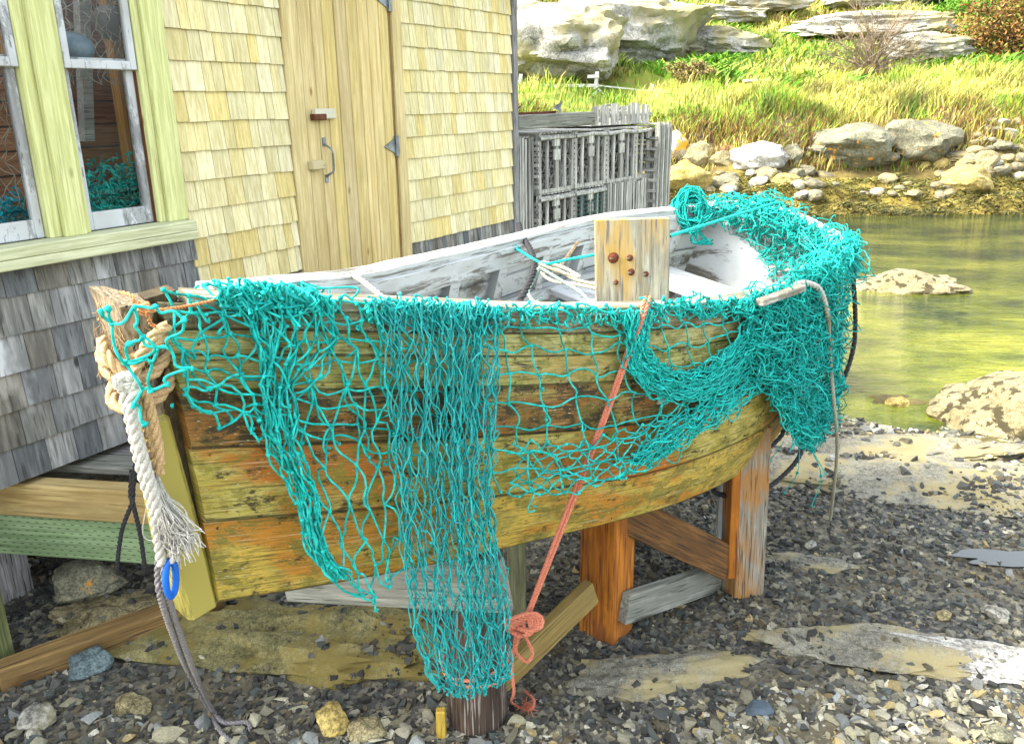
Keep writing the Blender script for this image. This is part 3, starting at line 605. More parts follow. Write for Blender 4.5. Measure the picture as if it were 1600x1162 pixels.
# door
q = MB(); q.box((-2.362, -.012, DRW), (-2.245, .016, 3.24)); part(q, 'door_frame', FRM, bevel=.003)
q = MB(); q.box((-1.465, -.012, DRW), (-1.378, .020, 3.24)); part(q, 'door_frame', FRM, bevel=.003)
door = MB(); xs = -2.242; rr = random.Random(3)
wds = [.10, .085, .095, .10, .095, .09, .10, .087]; sc_ = .752 / sum(wds)
for wd in wds:
    wd *= sc_; tn = np.array((1, 1, 1)) * rr.uniform(.88, 1.1); tn[2] *= rr.uniform(.8, 1.1)
    V = []; 
    for z in (DRW + .01, 3.2):
        for dx, yy in ((.0, -.01), (.0, .002), (.006, .010), (wd / 2, .0125), (wd - .006, .010), (wd, .002), (wd, -.01)): V.append((xs + dx, yy, z))
    i = np.arange(7); F = np.stack([i, (i + 1) % 7, (i + 1) % 7 + 7, i + 7], 1); door.add(V, F, col=np.tile(tn, (14, 1)) * np.tile([.7, .75, 1, 1, 1, .75, .7], 2)[:, None]); xs += wd - .0  # groove sides tinted darker, recess shade put into the board colour
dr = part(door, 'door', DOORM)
q = MB(); q.box((-1.492, -.01, DRW), (-1.466, .004, 3.2)); part(q, 'door_gap', wood('gap_brown', (.30, .18, .05), (.38, .25, .08), ax=2))
IRON = plain('rusty_iron', (.16, .05, .015), .7, .3); STEEL = plain('grey_steel', (.28, .30, .31), .45, .6, var=.5)
LWH = peel('latch_wood', (.66, .62, .45), (.55, .40, .2), .3)
q = MB(); q.box((-2.20, .012, 2.128), (-2.035, .045, 2.182)); part(q, 'latch', LWH, dr, bevel=.004)
q = MB(); q.box((-2.215, .014, 2.122), (-2.12, .052, 2.155)); part(q, 'bolt', IRON, dr, bevel=.004)
q = MB(); q.box((-2.262, .016, 1.865), (-2.165, .055, 1.912)); part(q, 'lock', peel('lock_wood', (.62, .52, .28), (.4, .3, .15), .3), dr, bevel=.004)
q = MB(); q.tubes(crom([(-2.118, .012, 2.0), (-2.118, .03, 1.985), (-2.105, .055, 1.96), (-2.103, .058, 1.90), (-2.105, .055, 1.85), (-2.118, .03, 1.83), (-2.118, .012, 1.815)], 24), .006, 6); q.box((-2.132, .011, 1.985), (-2.105, .016, 2.03)); q.box((-2.132, .011, 1.785), (-2.105, .016, 1.83)); part(q, 'handle', STEEL, dr)
for zz in (1.955, 2.78):
    q = MB(); V = [(-1.60, .014, zz), (-1.50, .014, zz + .045), (-1.50, .014, zz - .045), (-1.60, .020, zz), (-1.50, .020, zz + .045), (-1.50, .020, zz - .045)]
    q.add(V, [[3, 4, 5]]); q.F.append(np.array([[0, 1, 4, 3], [1, 2, 5, 4], [2, 0, 3, 5]])); q.uv.append(np.zeros((12, 2))); q.box((-1.50, .012, zz - .06), (-1.47, .030, zz + .06)); part(q, 'hinge', STEEL, dr)
# window sill and trim boards
q = MB(); q.box((-5.3, -.02, 1.655), (-3.105, .105, 1.70)); q.box((-5.3, .018, 1.615), (-3.105, .106, 1.654)); part(q, 'window_sill', SILL, bevel=.004)
for x0, x1, y1 in ((-3.195, -3.085, .030), (-3.232, -3.195, .012), (-3.70, -3.605, .034), (-3.752, -3.70, .010), (-3.605, -3.572, .010)):
    q = MB(); q.box((x0, -.06, 1.70), (x1, y1, 3.2)); part(q, 'trim_board', TRIM, bevel=.003)
glm, glt, glb = NT('old_glass'); g = G(glt)
glb.inputs['Base Color'].default_value = (.9, .95, .93, 1); glb.inputs['Roughness'].default_value = .02
tr = g.n('BsdfTransparent'); gl = g.n('BsdfGlossy'); gl.inputs['Roughness'].default_value = .03; fr = g.n('Fresnel'); fr.inputs[0].default_value = 1.22; mx = g.n('MixShader')
bp = g.n('Bump'); bp.inputs['Strength'].default_value = .06; bp.inputs['Distance'].default_value = .01; g.l(g.noise(g.coord(), 5, 2), bp.inputs['Height']); g.l(bp.outputs[0], gl.inputs['Normal'])
tr.inputs[0].default_value = (.95, .97, .96, 1)
g.l(fr.outputs[0], mx.inputs[0]); g.l(tr.outputs[0], mx.inputs[1]); g.l(gl.outputs[0], mx.inputs[2]); g.l(mx.outputs[0], glt.nodes['Material Output'].inputs[0])
def sash(x0, x1, z0, z1, y0, st, rb, rt, nm):
    q = MB(); y1 = y0 + .032
    q.box((x0, y0, z0), (x0 + st, y1, z1)); q.box((x1 - st, y0, z0), (x1, y1, z1)); q.box((x0 + st, y0 + .001, z0), (x1 - st, y1 - .001, z0 + rb)); q.box((x0 + st, y0 + .001, z1 - rt), (x1 - st, y1 - .001, z1))
    o = part(q, 'window', SASH, bevel=.003); o['label'] = nm
    q = MB(); q.box((x0 + st - .003, y0 + .012, z0 + rb - .003), (x1 - st + .003, y0 + .016, z1 - rt + .003)); part(q, 'pane', glm, o)
for x0, x1, nm in ((-3.57, -3.238, 'right hand'), (-4.12, -3.755, 'left hand')):
    sash(x0, x1, 1.702, 2.40, -.055, .035, .075, .02, 'lower sash of the %s window' % nm); sash(x0, x1, 2.355, 3.1, -.022, .030, .035, .04, 'upper sash of the %s window' % nm)
for x0 in (-3.572, -3.2355): q = MB(); q.box((x0 - .004, -.02, 1.70), (x0 + .004, -.012, 2.35)); part(q, 'sash_track', IRON if x0 > -3.3 else W_GREY_Z)
# inside the shed, seen through the panes
q = MB()
for k in range(23): q.box((-6.0, -.72, .7 + k * .11), (-1.6, -.68 + .006, .8 + k * .11))
part(q, 'inner_wall', wood('inner_boards', (.40, .15, .07), (.58, .27, .12)))
OR = wood('orange_pine', (.55, .26, .05), (.70, .36, .08), ax=2, crack=.1)
for x0, w_ in ((-3.075, .10), (-3.58, .07)): q = MB(); q.box((x0, -.42, .8), (x0 + w_, -.36, 3.1)); part(q, 'stud', OR)
q = MB(); q.add([(-3.20, -.55, 2.05), (-3.15, -.55, 2.05), (-3.15, -.50, 2.05), (-3.20, -.50, 2.05), (-3.06, -.55, 3.1), (-3.0, -.55, 3.1), (-3.0, -.50, 3.1), (-3.06, -.50, 3.1)], [[0, 3, 2, 1], [4, 5, 6, 7], [0, 1, 5, 4], [1, 2, 6, 5], [2, 3, 7, 6], [3, 0, 4, 7]]); part(q, 'inner_post', FW)
def inside(x, y, z): v = MS @ Vector((x, y, z)); return np.array(v)
q = MB(); V, F = ICO[4]; q.add(V * .075, F); o = q.build('net_float', plain('float_grey', (.16, .16, .14), .5), M=Matrix.Translation(inside(-3.116, -.30, 2.571)), smooth=True); tag(o, 'round grey glass float in a rope net hanging in the window', 'float')
q = MB(); q.add(V * np.array([.10, .08, .07]), F); o = q.build('buoy', plain('buoy_blue', (.12, .18, .22), .4), M=Matrix.Translation(inside(-3.42, -.17, 2.44)), smooth=True); tag(o, 'blue grey buoy sitting on the sash rail behind the right window', 'buoy')
TW = plain('beige_twine', (.55, .50, .38), .8, bump=0)
def hung_net(x0, x1, z0, z1, y, n, m, seed, mat, label, rad=.0016, am=.02):
    r = np.random.default_rng(seed); nod = np.array([[inside(x0 + (x1 - x0) * ((i + .5 * (j % 2)) / n) + r.normal(0, am * .5), y + r.normal(0, am), z0 + (z1 - z0) * j / m) for i in range(n + 1)] for j in range(m + 1)])
    S = []
    for j in range(m):
        for i in range(n):
            a = nod[j, i]; 
            for k in ((i, i + 1) if j % 2 else (i - 1, i)):
                if 0 <= k <= n: c_ = nod[j + 1, k]; S.append([a, (a + c_) / 2 + r.normal(0, am * .3, 3), c_])
    q = MB(); q.tubes(np.array(S), rad, 4, col=(1, 1, 1)); o = q.build('hung_net', mat); tag(o, label, 'net')
hung_net(-3.42, -3.02, 2.30, 3.0, -.24, 11, 18, 5, TW, 'old beige net hanging behind the upper right pane')
hung_net(-3.95, -3.55, 1.75, 3.0, -.24, 9, 26, 6, TW, 'old beige net hanging behind the left window')
r = np.random.default_rng(8); q = MB()
for k in range(420):
    c_ = inside(r.uniform(-3.50, -2.98), r.uniform(-.5, -.18), 1.70 + abs(r.normal(0, .10))); P = np.cumsum(np.vstack([c_, r.normal(0, .010, (14, 3))]), 0); q.tubes(crom(P, 40), .004, 4, col=np.array((.8, 1, 1)) * r.uniform(.5, 1.2))
tag(q.build('net_heap', teal), 'heap of teal net on the bench behind the right window', 'net')
q = MB()
for k in range(160):
    c_ = inside(r.uniform(-4.0, -3.6), r.uniform(-.45, -.18), 1.70 + abs(r.normal(0, .06))); P = np.cumsum(np.vstack([c_, r.normal(0, .010, (14, 3))]), 0); q.tubes(crom(P, 40), .004, 4, col=np.array((.6, .9, 1.3)) * r.uniform(.5, 1.2))
tag(q.build('net_heap', teal), 'small heap of blue teal net low behind the left window', 'net')
q = MB(); q.box((-6, -.9, 1.55), (-2.2, -.135, 1.66)); part(q, 'bench', W_GREY)

# ================================================================= BOAT
BO = np.array([-0.78327, 1.66074, 1.83609]); BAZ, BTR, BRL, BL, BR0, BR1 = 0.68388, -0.04325, 0.18946, 3.39407, 0.16264, 0.16965
BB = [.02, .13104, .3186, .45927, .50941, .35333]; BZ = [0., -.25976, -.10623]; Bb = [.02, .16152, .29304, .42043, .47715, .4055]; BD = [.83528, .83862, .84588, .86745, .8832, .89748]
ax_ = np.array([math.sin(BAZ) * math.cos(BTR), math.cos(BAZ) * math.cos(BTR), math.sin(BTR)])
_n0 = np.array([math.cos(BAZ), -math.sin(BAZ), 0]); _u0 = np.cross(_n0, ax_); nx_ = _n0 * math.cos(BRL) - _u0 * math.sin(BRL); up_ = np.cross(nx_, ax_)
def spline5(v, U):
    n = 6; h = .2; A_ = np.eye(n); r_ = np.zeros(n)
    for i in range(1, n - 1): A_[i, i - 1:i + 2] = [1, 4, 1]; r_[i] = 6 * (v[i - 1] - 2 * v[i] + v[i + 1]) / h ** 2
    M_ = np.linalg.solve(A_, r_); v = np.array(v); U = np.asarray(U, float); i = np.clip((U / h).astype(int), 0, n - 2); t = U - i * h
    return v[i] + t * ((v[i + 1] - v[i]) / h - h * (2 * M_[i] + M_[i + 1]) / 6) + M_[i] * t * t / 2 + (M_[i + 1] - M_[i]) * t ** 3 / (6 * h)
def sheer_h(U): return BZ[0] * (1 - U) ** 2 + 2 * BZ[1] * U * (1 - U) + BZ[2] * U ** 2
def BP(s, l, h): s, l, h = np.broadcast_arrays(np.asarray(s, float), np.asarray(l, float), np.asarray(h, float)); return BO + s[..., None] * ax_ + l[..., None] * nx_ + h[..., None] * up_
def hull(U, v, side=1, off=0.):
    """point on the hull skin; v 0 = sheer, 1 = bottom; off = outward (negative inward)"""
    U = np.asarray(U, float); v = np.asarray(v, float); U, v = np.broadcast_arrays(U, v)
    B = spline5(BB, U); b_ = spline5(Bb, U); D = spline5(BD, U); zs = sheer_h(U)
    s = BL * U * (1 - v) + (BR0 + (BL - BR0 - BR1) * U) * v
    l = B * (1 - v) + b_ * v + .035 * np.sin(math.pi * v) * np.clip(U * 4, .2, 1) + off
    return BP(s, np.maximum(l, .004) * side, zs - D * v)
US = np.array([0, .5, 1.]); SEAM = np.array([[0, .06, .14, .235, .42, .67, 1.], [0, .07, .16, .27, .47, .745, 1.], [0, .07, .14, .24, .40, .69, 1.]])
def seam(k, U): return np.interp(U, US, SEAM[:, k])
boat = empty('boat', tuple(BO + ax_ * 1.7 + up_ * -.85)); tag(boat, 'old wooden rowing boat with peeling white inside and mossy ochre planks, propped on posts', 'boat')
def bpart(q, name, mat, parent=None, **kw):
    o = q.build(name, mat, **kw); pr = parent or boat; o.parent = pr; o.matrix_parent_inverse = boat.matrix_basis.inverted() if pr is boat else (boat.matrix_basis.inverted() @ Matrix.Identity(4)).inverted() @ boat.matrix_basis.inverted() if False else (boat.matrix_basis.inverted() if pr is boat else Matrix.Identity(4)); return o
def hullmat(name, base, stain, patch, pa, dark, da, pscale=(1.3, 5), olive=(.10, .11, .012)):  # planks
    m, t, b = NT(name); g = G(t); uv = 'UV'
    fine = g.noise(g.coord(uv, (2.2, 34, 1)), 5, 6, .7, .2)
    c = g.mix(g.ramp(g.noise(g.coord(uv, (2.6, 5, 1)), 2.6, 9, .7, .5), [(.42, 0), (.56, 1)]), base, stain)
    pm = g.noise(g.coord(uv, (pscale[0], pscale[1], 1)), 1.5, 5, .55, .4); c = g.mix(g.ramp(pm, [(.95 - pa - .03, 0), (.95 - pa + .05, .95)]), c, patch)
    om = g.noise(g.coord(uv, (3.0, 5, 1)), 2.4, 9, .74, .4); c = g.mix(g.ramp(om, [(.50, 0), (.57, .85)]), c, olive)
    c = g.mix(g.ramp(fine, [(.38, .85), (.52, 0)]), c, tuple(x * .35 for x in stain))
    dm = g.noise(g.coord(uv, (3.2, 8, 1)), 2.6, 9, .78, .3); c = g.mix(g.ramp(dm, [(.93 - da, 0), (.93 - da + .04, .95)]), c, dark)
    ck = g.noise(g.coord(uv, (1.1, 60, 1)), 2.6, 4, .55, .15); c = g.mix(g.ramp(ck, [(.35, .7), (.39, 0)]), c, tuple(x * .12 for x in stain)); c = g.mix(g.ramp(ck, [(.62, 0), (.68, .55)]), c, (.62, .58, .36))
    bits = g.noise(g.coord(uv, (14, 60, 1)), 3.5, 4, .6); c = g.mix(g.ramp(bits, [(.64, 0), (.67, .9)]), c, (.60, .56, .36)); c = g.mix(g.ramp(bits, [(.33, .8), (.36, 0)]), c, (.03, .025, .01))
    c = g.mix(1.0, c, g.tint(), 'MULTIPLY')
    g.l(c, b.inputs['Base Color']); b.inputs['Roughness'].default_value = .62
    g.bump(g.mix(.5, fine, dm), .5, .006, b); MATS[name] = m; return m
OLV = (.36, .32, .075); OCH = (.46, .33, .06); KHK = (.56, .55, .20)
HM = [hullmat('top_rail_paint', (.58, .53, .36), (.30, .28, .12), (.16, .11, .04), .40, (.05, .035, .015), .40, olive=(.18, .19, .05)),
      hullmat('khaki_plank', KHK, (.36, .34, .09), (.50, .44, .18), .4, (.06, .05, .012), .36, olive=(.20, .21, .03)),
      hullmat('khaki_plank_low', (.46, .46, .14), (.30, .29, .06), (.42, .30, .07), .4, (.05, .045, .01), .36, olive=(.18, .19, .025)),
      hullmat('brown_plank', (.36, .27, .06), (.17, .11, .02), (.30, .13, .02), .47, (.035, .028, .008), .43, olive=(.11, .105, .012)),
      hullmat('ochre_plank', (.56, .48, .13), (.44, .36, .06), (.50, .15, .008), .45, (.045, .035, .008), .38, (1.0, 3.2), olive=(.24, .21, .02)),
      hullmat('bottom_plank', (.62, .42, .06), (.46, .36, .06), (.54, .22, .015), .44, (.05, .04, .008), .36, (1.0, 3.0), olive=(.20, .18, .025))]
UG = np.linspace(.017, 1, 61)
def strake(k, side):
    q = MB(); U = UG; v0 = seam(k, U); v1 = seam(k + 1, U); rows = []; uvs = []
    lap = [.016, .006, .020, .018, .018, .012][k]
    r_ = np.random.default_rng(40 + k * 3 + (side > 0)); wob = fbm(U * 7 + k * 9, U * 0 + side, 3) * .006
    cls = []
    for w_ in (0, .03, .06, .2, .5, .8, .955, .975, 1.0):
        cls.append(np.full((61, 3), .22 if w_ in (0, .03) and k else (.30 if w_ >= .975 else 1.))); off = .002 + lap * w_ + (.003 if k < 3 else .006) * math.sin(math.pi * w_) - (.003 if w_ in (0, 1.) else 0); v = v0 + (v1 - v0) * w_ + (wob * (w_ > .9))  # dark seam rows, which also paint in the shading of the laps
        rows.append(hull(U, np.clip(v + (.006 if w_ == 1. and k < 5 else 0), 0, 1), side, off)); uvs.append(np.stack([U * BL, v * .85 + k * .37 + side], 1))
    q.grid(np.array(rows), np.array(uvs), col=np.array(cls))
    inn = [hull(U, np.clip(v1 + .006 * (k < 5), 0, 1), side, off - .003), hull(U, np.clip(v1 + .006 * (k < 5), 0, 1), side, -.012)]; q.grid(np.array(inn), np.array([uvs[-1], uvs[-1]]), col=np.full((2, 61, 3), .25))  # lap underside tinted dark, its shadow put into the colour
    for u in np.arange(.03, .99, .045 if k else .09):
        for w_ in ((.12, .88) if k > 1 else (.6,)):
            uu = u + r_.normal(0, .004); c0 = hull(uu, float(np.interp(uu, UG, v0) * (1 - w_) + np.interp(uu, UG, v1) * w_), side, .0025 + lap * w_ + .008 * math.sin(math.pi * w_))
            a_ = np.linspace(0, 2 * math.pi, 7)[:6]; q.add(np.array([c0 + ax_ * math.cos(t_) * .0042 + up_ * math.sin(t_) * .0042 for t_ in a_]), [list(range(6))], uv=np.tile([uu * BL, .5], (6, 1)), col=np.array((.35, .2, .12)) * r_.uniform(.5, 2.2))
    # end grain at the bow
    e = np.array([[rw[0] for rw in rows], [hull(.017, float(np.clip(v0[0] + (v1[0] - v0[0]) * w_, 0, 1)), side, -.014) for w_ in (0, .03, .06, .2, .5, .8, .955, .975, 1.)]]); q.grid(e, np.array([[u[0] for u in uvs]] * 2))
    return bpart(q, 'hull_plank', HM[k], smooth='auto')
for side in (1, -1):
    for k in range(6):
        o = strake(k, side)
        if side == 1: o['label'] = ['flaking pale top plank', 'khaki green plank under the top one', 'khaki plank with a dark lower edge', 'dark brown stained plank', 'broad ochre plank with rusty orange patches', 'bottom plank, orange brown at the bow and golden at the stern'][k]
WHT = peel('white_hull_paint', (.60, .62, .58), (.22, .20, .15), .43, src='UV', scale=9)
WHT2 = peel('white_trim_paint', (.72, .73, .69), (.42, .40, .33), .42, scale=8)
# inner skins with painted seams
for side in (1, -1):
    q = MB(); rows = []; uvs = []; cls = []
    for k in range(6):
        v0, v1 = seam(k, UG), seam(k + 1, UG)
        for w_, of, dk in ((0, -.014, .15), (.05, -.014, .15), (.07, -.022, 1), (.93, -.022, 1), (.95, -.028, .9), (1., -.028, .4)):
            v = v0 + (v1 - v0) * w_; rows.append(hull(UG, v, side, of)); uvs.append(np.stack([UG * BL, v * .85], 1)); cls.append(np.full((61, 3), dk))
    q.grid(np.array(rows), np.array(uvs), col=np.array(cls)); bpart(q, 'inner_lining', WHT, smooth='auto')
q = MB(); P = np.array([hull(UG, .90 + 0 * UG, sd * 1., -.02) if sd else (hull(UG, .90 + 0 * UG, 1, -.02) + hull(UG, .90 + 0 * UG, -1, -.02)) / 2 for sd in (1, 0, -1)])
q.grid(P, np.stack([np.stack([UG * BL, np.full(61, k * .3)], 1) for k in range(3)])); bpart(q, 'floor', WHT)
q = MB(); P = np.array([hull(UG, 1 + 0 * UG, 1), hull(UG, 1 + 0 * UG, -1)]); q.grid(P, np.stack([np.stack([UG * BL, np.full(61, k * .7)], 1) for k in range(2)])); bpart(q, 'bottom', HM[5])
def sweep(q, Pf, wd, ht, closed_ends=True):
    """rectangular bar along points Pf with frame nx_/up_"""
    c_ = [(-wd / 2, -ht / 2), (wd / 2, -ht / 2), (wd / 2, ht / 2), (-wd / 2, ht / 2)]
    T = nrm(np.gradient(Pf, axis=0)); S_ = nrm(np.cross(T, up_)); Up = np.cross(S_, T)
    P = np.stack([Pf + S_ * a + Up * b_ for a, b_ in c_ + c_[:1]], 1); L = np.r_[0, np.cumsum(np.linalg.norm(np.diff(Pf, axis=0), axis=1))]
    q.grid(P, np.stack([np.stack([L, np.full(len(L), k * .3)], 1) for k in range(5)], 1))
    for e in (0, -1): q.add(P[e, :4], [[0, 1, 2, 3]] if e == 0 else [[3, 2, 1, 0]])
# gunwales: cap rail and inwale, both sides
for side in (1, -1):
    U2 = np.linspace(.035 if side > 0 else .06, .985, 50); Pc = hull(U2, 0, side, -.012) + up_ * .008
    wob = (fbm(U2 * 14, U2 * 0 + 8 + side, 3) * .006)[:, None] * up_
    q = MB(); sweep(q, Pc + wob, .060, .026); o = bpart(q, 'gunwale', peel('gunwale_paint', (.56, .53, .40), (.28, .25, .15), .51, src='UV', scale=6) if side > 0 else WHT)
    q = MB(); sweep(q, hull(U2, 0, side, -.050) - up_ * .040, .022, .075); bpart(q, 'inwale', WHT)
# frames
for side in (1, -1):
    for u in (.14, .26, .38, .49, .60, .71, .82, .93):
        q = MB(); vv = np.linspace(.05, .93, 12); wds_ = .024 if u < .8 else .034
        a0 = hull(u + 0 * vv, vv, side, -.020); T_ = ax_ * wds_
        q.grid(np.array([a0 - T_ - 0, a0 - T_ - nx_ * side * .045, a0 + T_ - nx_ * side * .045, a0 + T_]), np.stack([np.stack([np.full(12, k * .07), vv], 1) for k in range(4)]), col=np.array([np.full((12, 3), c_) for c_ in (.9, 1., 1., .9)])); bpart(q, 'rib', WHT, bevel=0)  # side faces tinted slightly darker, rib shading put into the colour
    U3 = np.linspace(.2, .93, 40); q = MB(); sweep(q, hull(U3, .30, side, -.068), .022, .05); bpart(q, 'seat_riser', WHT)
# knee, thwarts
def thwart(u, wd, v, name='thwart'):
    q = MB(); a = hull(u, v, 1, -.03); c_ = hull(u, v, -1, -.03); T_ = ax_ * wd / 2
    V = [a - T_, a + T_, c_ + T_, c_ - T_]; V += [p_ - up_ * .028 for p_ in V]; q.add(V, [[0, 1, 2, 3], [7, 6, 5, 4], [0, 4, 5, 1], [1, 5, 6, 2], [2, 6, 7, 3], [3, 7, 4, 0]]); return bpart(q, name, WHT2, bevel=.004)
thwart(.40, .22, .28); thwart(.66, .20, .28); thwart(.88, .34, .30, 'stern_seat')
# transom
q = MB(); vv = np.linspace(0, 1, 8); a, c_ = hull(1 + 0 * vv, vv, 1, .004), hull(1 + 0 * vv, vv, -1, .004); arch = (up_ * .05)
mid = (a + c_) / 2 + np.linspace(1, 0, 8)[:, None] * arch
for sg, tk in ((0, WHT), (1, HM[4])):
    q = MB(); o_ = ax_ * (.0 + .035 * sg); P = np.array([a, (a + mid) / 2 + np.linspace(1, 0, 8)[:, None] * up_ * .012, mid, (c_ + mid) / 2 + np.linspace(1, 0, 8)[:, None] * up_ * .012, c_]) + o_
    q.grid(P, np.stack([np.stack([np.full(8, k * .2), vv], 1) for k in range(5)])); bpart(q, 'transom_lining' if sg == 0 else 'transom', tk)
P = np.stack([hull(1., 0., 1, .03), hull(1., 0., 1) * .75 + hull(1., 0., -1) * .25 + up_ * .045, (hull(1., 0., 1) + hull(1., 0., -1)) / 2 + up_ * .06, hull(1., 0., 1) * .25 + hull(1., 0., -1) * .75 + up_ * .045, hull(1., 0., -1, .03)]) + ax_ * .015
q = MB(); sweep(q, crom(P, 24) + up_ * .012, .12, .035); bpart(q, 'transom_cap', WHT2)
# stem post: gnarled raked timber
STM = wood('stem_wood', (.16, .115, .06), (.38, .30, .18), ax=2, streak=42, crack=1., patch=(.10, .055, .02), patch_amt=.5, bump=.9, rough=.9)
q = MB(); n = 26; rows = []
for i in range(n):
    f = i / (n - 1); s = -.040 + (BR0 + .035) * .80 * f + .034 * (1 - f); h = .005 - (.005 + .68) * f
    w0 = .076 - .010 * min(1, f * 3); th = .030 + .026 * max(0, 1 - f * 3.2) + .004 * f
    ring = []
    for k in range(12):
        a_ = k / 12 * 2 * math.pi; cx_, cy_ = math.cos(a_), math.sin(a_); cx_ = math.copysign(abs(cx_) ** .5, cx_); cy_ = math.copysign(abs(cy_) ** .5, cy_)
        nz = mn.noise(Vector((cx_ * 2.5, cy_ * 2.5, f * 7))) * (.028 * max(0, 1 - f * 2.4) + .003)
        ring.append(BP(s + (w0 / 2 + nz) * cx_, (th + nz) * cy_, h + mn.noise(Vector((cx_ * 3, cy_ * 3, 9))) * .04 * (i == 0)))
    rows.append(ring + ring[:1])
q.grid(np.array(rows)); q.add(np.array(rows[0][:12]), [list(range(12))]); q.add(np.array(rows[-1][:12]), [list(range(11, -1, -1))])
bpart(q, 'stem_post', STM, smooth='auto')
q = MB(); Pa = np.array([BP(.055, 0, .0), BP(.085, 0, -.2), BP(.13, 0, -.45), BP(BR0 + .04, 0, -.66), BP(BR0 + .075, 0, -.83)]); sweep(q, Pa, .036, .10); bpart(q, 'stem_apron', wood('dark_apron', (.05, .035, .015), (.12, .085, .03), ax=2))
FOOT = hullmat('stem_face', (.56, .48, .10), (.44, .38, .07), (.60, .50, .11), .5, (.10, .08, .02), .28, olive=(.34, .30, .05))
q = MB(); r0 = BP(BR0 - .075, .042, -.73); V = []
for (s_, h_) in ((.016, -.27), (.082, -.27), (BR0 + .006, -.62), (BR0 + .060, -.868), (BR0 - .022, -.882), (BR0 - .090, -.62)):
    for l_ in (-.040, .040): V.append(BP(s_, l_, h_))
V = np.array(V); F_ = [[i, i + 2, i + 3, i + 1] if i < 10 else [10, 0, 1, 11] for i in range(0, 12, 2)]
q.add(V, F_, uv=np.array([[v[2] * 1.5, k % 2 * .16 + v[0] * 1.5] for k, v in enumerate(V)])); q.n -= 12; q.F.append(np.array([[0, 10, 4, 2], [10, 8, 6, 4], [3, 5, 11, 1], [5, 7, 9, 11]]) + q.n); q.uv.append(np.zeros((16, 2))); q.n += 12
bpart(q, 'stem_foot', FOOT, bevel=.012)
# bolted board standing in the boat
PLY = wood('bolted_board_wood', (.26, .245, .16), (.46, .44, .31), ax=2, streak=30, crack=1., knots=False, patch=(.46, .30, .07), patch_amt=.46, dark=(.16, .15, .14))
Yb = 2.72; c4 = [at_y(930, 344, Yb), at_y(1047, 341, Yb + .03), at_y(1050, 500, Yb), at_y(936, 500, Yb - .03)]; c4[2] = c4[2] + [0, 0, -.3]; c4[3] = c4[3] + [0, 0, -.3]
c4 = [np.array(p_) for p_ in c4]; q = MB(); V = c4 + [p_ + np.array([.0, .035, 0]) for p_ in c4]; q.add(V, [[0, 1, 2, 3], [7, 6, 5, 4], [0, 4, 5, 1], [1, 5, 6, 2], [2, 6, 7, 3], [3, 7, 4, 0]])
brd = bpart(q, 'bolted_board', PLY, bevel=.002); brd['label'] = 'upright weathered board with five rusty bolts'
RUST = plain('rust', (.14, .035, .01), .9, .2); BOLT = plain('bolt_steel', (.5, .48, .42), .4, .7)
for px, py, rw in ((958, 403, .022), (984, 403, .013), (986, 425, .015), (1009, 428, .012), (962, 441, .012)):
    p = at_y(px, py, Yb - .006 + (px - 930) / 117 * .03); q = MB(); a_ = np.arange(13) / 12 * 2 * math.pi
    for rr_, yy in ((rw, 0), (rw, -.006), (rw * .5, -.007), (rw * .45, -.018), (.001, -.019)): pass
    rings = np.array([[p + np.array([math.cos(t_) * r_, yy, math.sin(t_) * r_]) for t_ in a_] for r_, yy in ((rw * .9, .004), (rw * .8, -.003), (rw * .5, -.006), (rw * .48, -.014), (.001, -.015))])
    q.grid(rings); o = bpart(q, 'bolt', RUST, smooth=False); 
    pin = beam('bolt_end', p + np.array([.0, -.01, .0]), p + np.array([-.014, -.03, .004]), .006, .006, BOLT, boat)
# rowlock blocks near the stern
for px0, py0, px1, py1, dy in ((1172, 478, 1262, 446, 0), (1180, 462, 1258, 434, .12)):
    a, c_ = at_z(px0, py0, 1.52), at_z(px1, py1, 1.535); beam('rowlock_block', a * .85 + c_ * .15, c_ * .9 + a * .1, .035, .025, peel('rowlock_paint', (.50, .49, .42), (.26, .24, .17), .5), boat)

# ---- surfaces that ropes and nets are laid on (kept in memory only)
def polys_of(P):
    m, n = P.shape[:2]; i = np.arange(m * n).reshape(m, n); return P.reshape(-1, 3), np.stack([i[:-1, :-1], i[1:, :-1], i[1:, 1:], i[:-1, 1:]], -1).reshape(-1, 4)
def bvh(grids):
    V = []; F = []; n = 0
    for P in grids:
        v, f = polys_of(np.asarray(P)); V.append(v); F.append(f + n); n += len(v)
    return BVHTree.FromPolygons([tuple(x) for x in np.concatenate(V)], [tuple(int(k) for k in x) for x in np.concatenate(F)])
vvs = np.linspace(0, 1, 20); hull_grid = np.array([hull(UG, v_ + 0 * UG, 1, .022) for v_ in vvs])
B_HULL = bvh([hull_grid])
bulge = np.interp(UG, [0, .7, .85, 1], [.02, .03, .06, .10])[:, None]
rim = hull(UG, 0, 1, 0) + nx_ * bulge * [1, 1, 0]
tz = np.linspace(0, 1, 12)[:, None]; cor = (hull(1., 0., 1) * (1 - tz) + hull(1., 0., -1) * tz); ang_ = np.clip(tz * 4, 0, 1)
rimT = cor + ax_ * (.10 * np.sin(ang_ * math.pi / 2)) + nx_ * .10 * np.cos(ang_ * math.pi / 2) * (1 - ang_)
rimA = np.concatenate([rim, rimT[1:]])
cur = []
for h_ in (.10, .05, 0, -.1, -.25, -.45, -.7, -1.0, -1.5): 
    lean = nx_ * [1, 1, 0] * (-.05 * min(1, -h_ if h_ < 0 else 0)); cur.append(rimA + np.array([0, 0, h_]) + lean)
B_CUR = bvh([np.array(cur)])
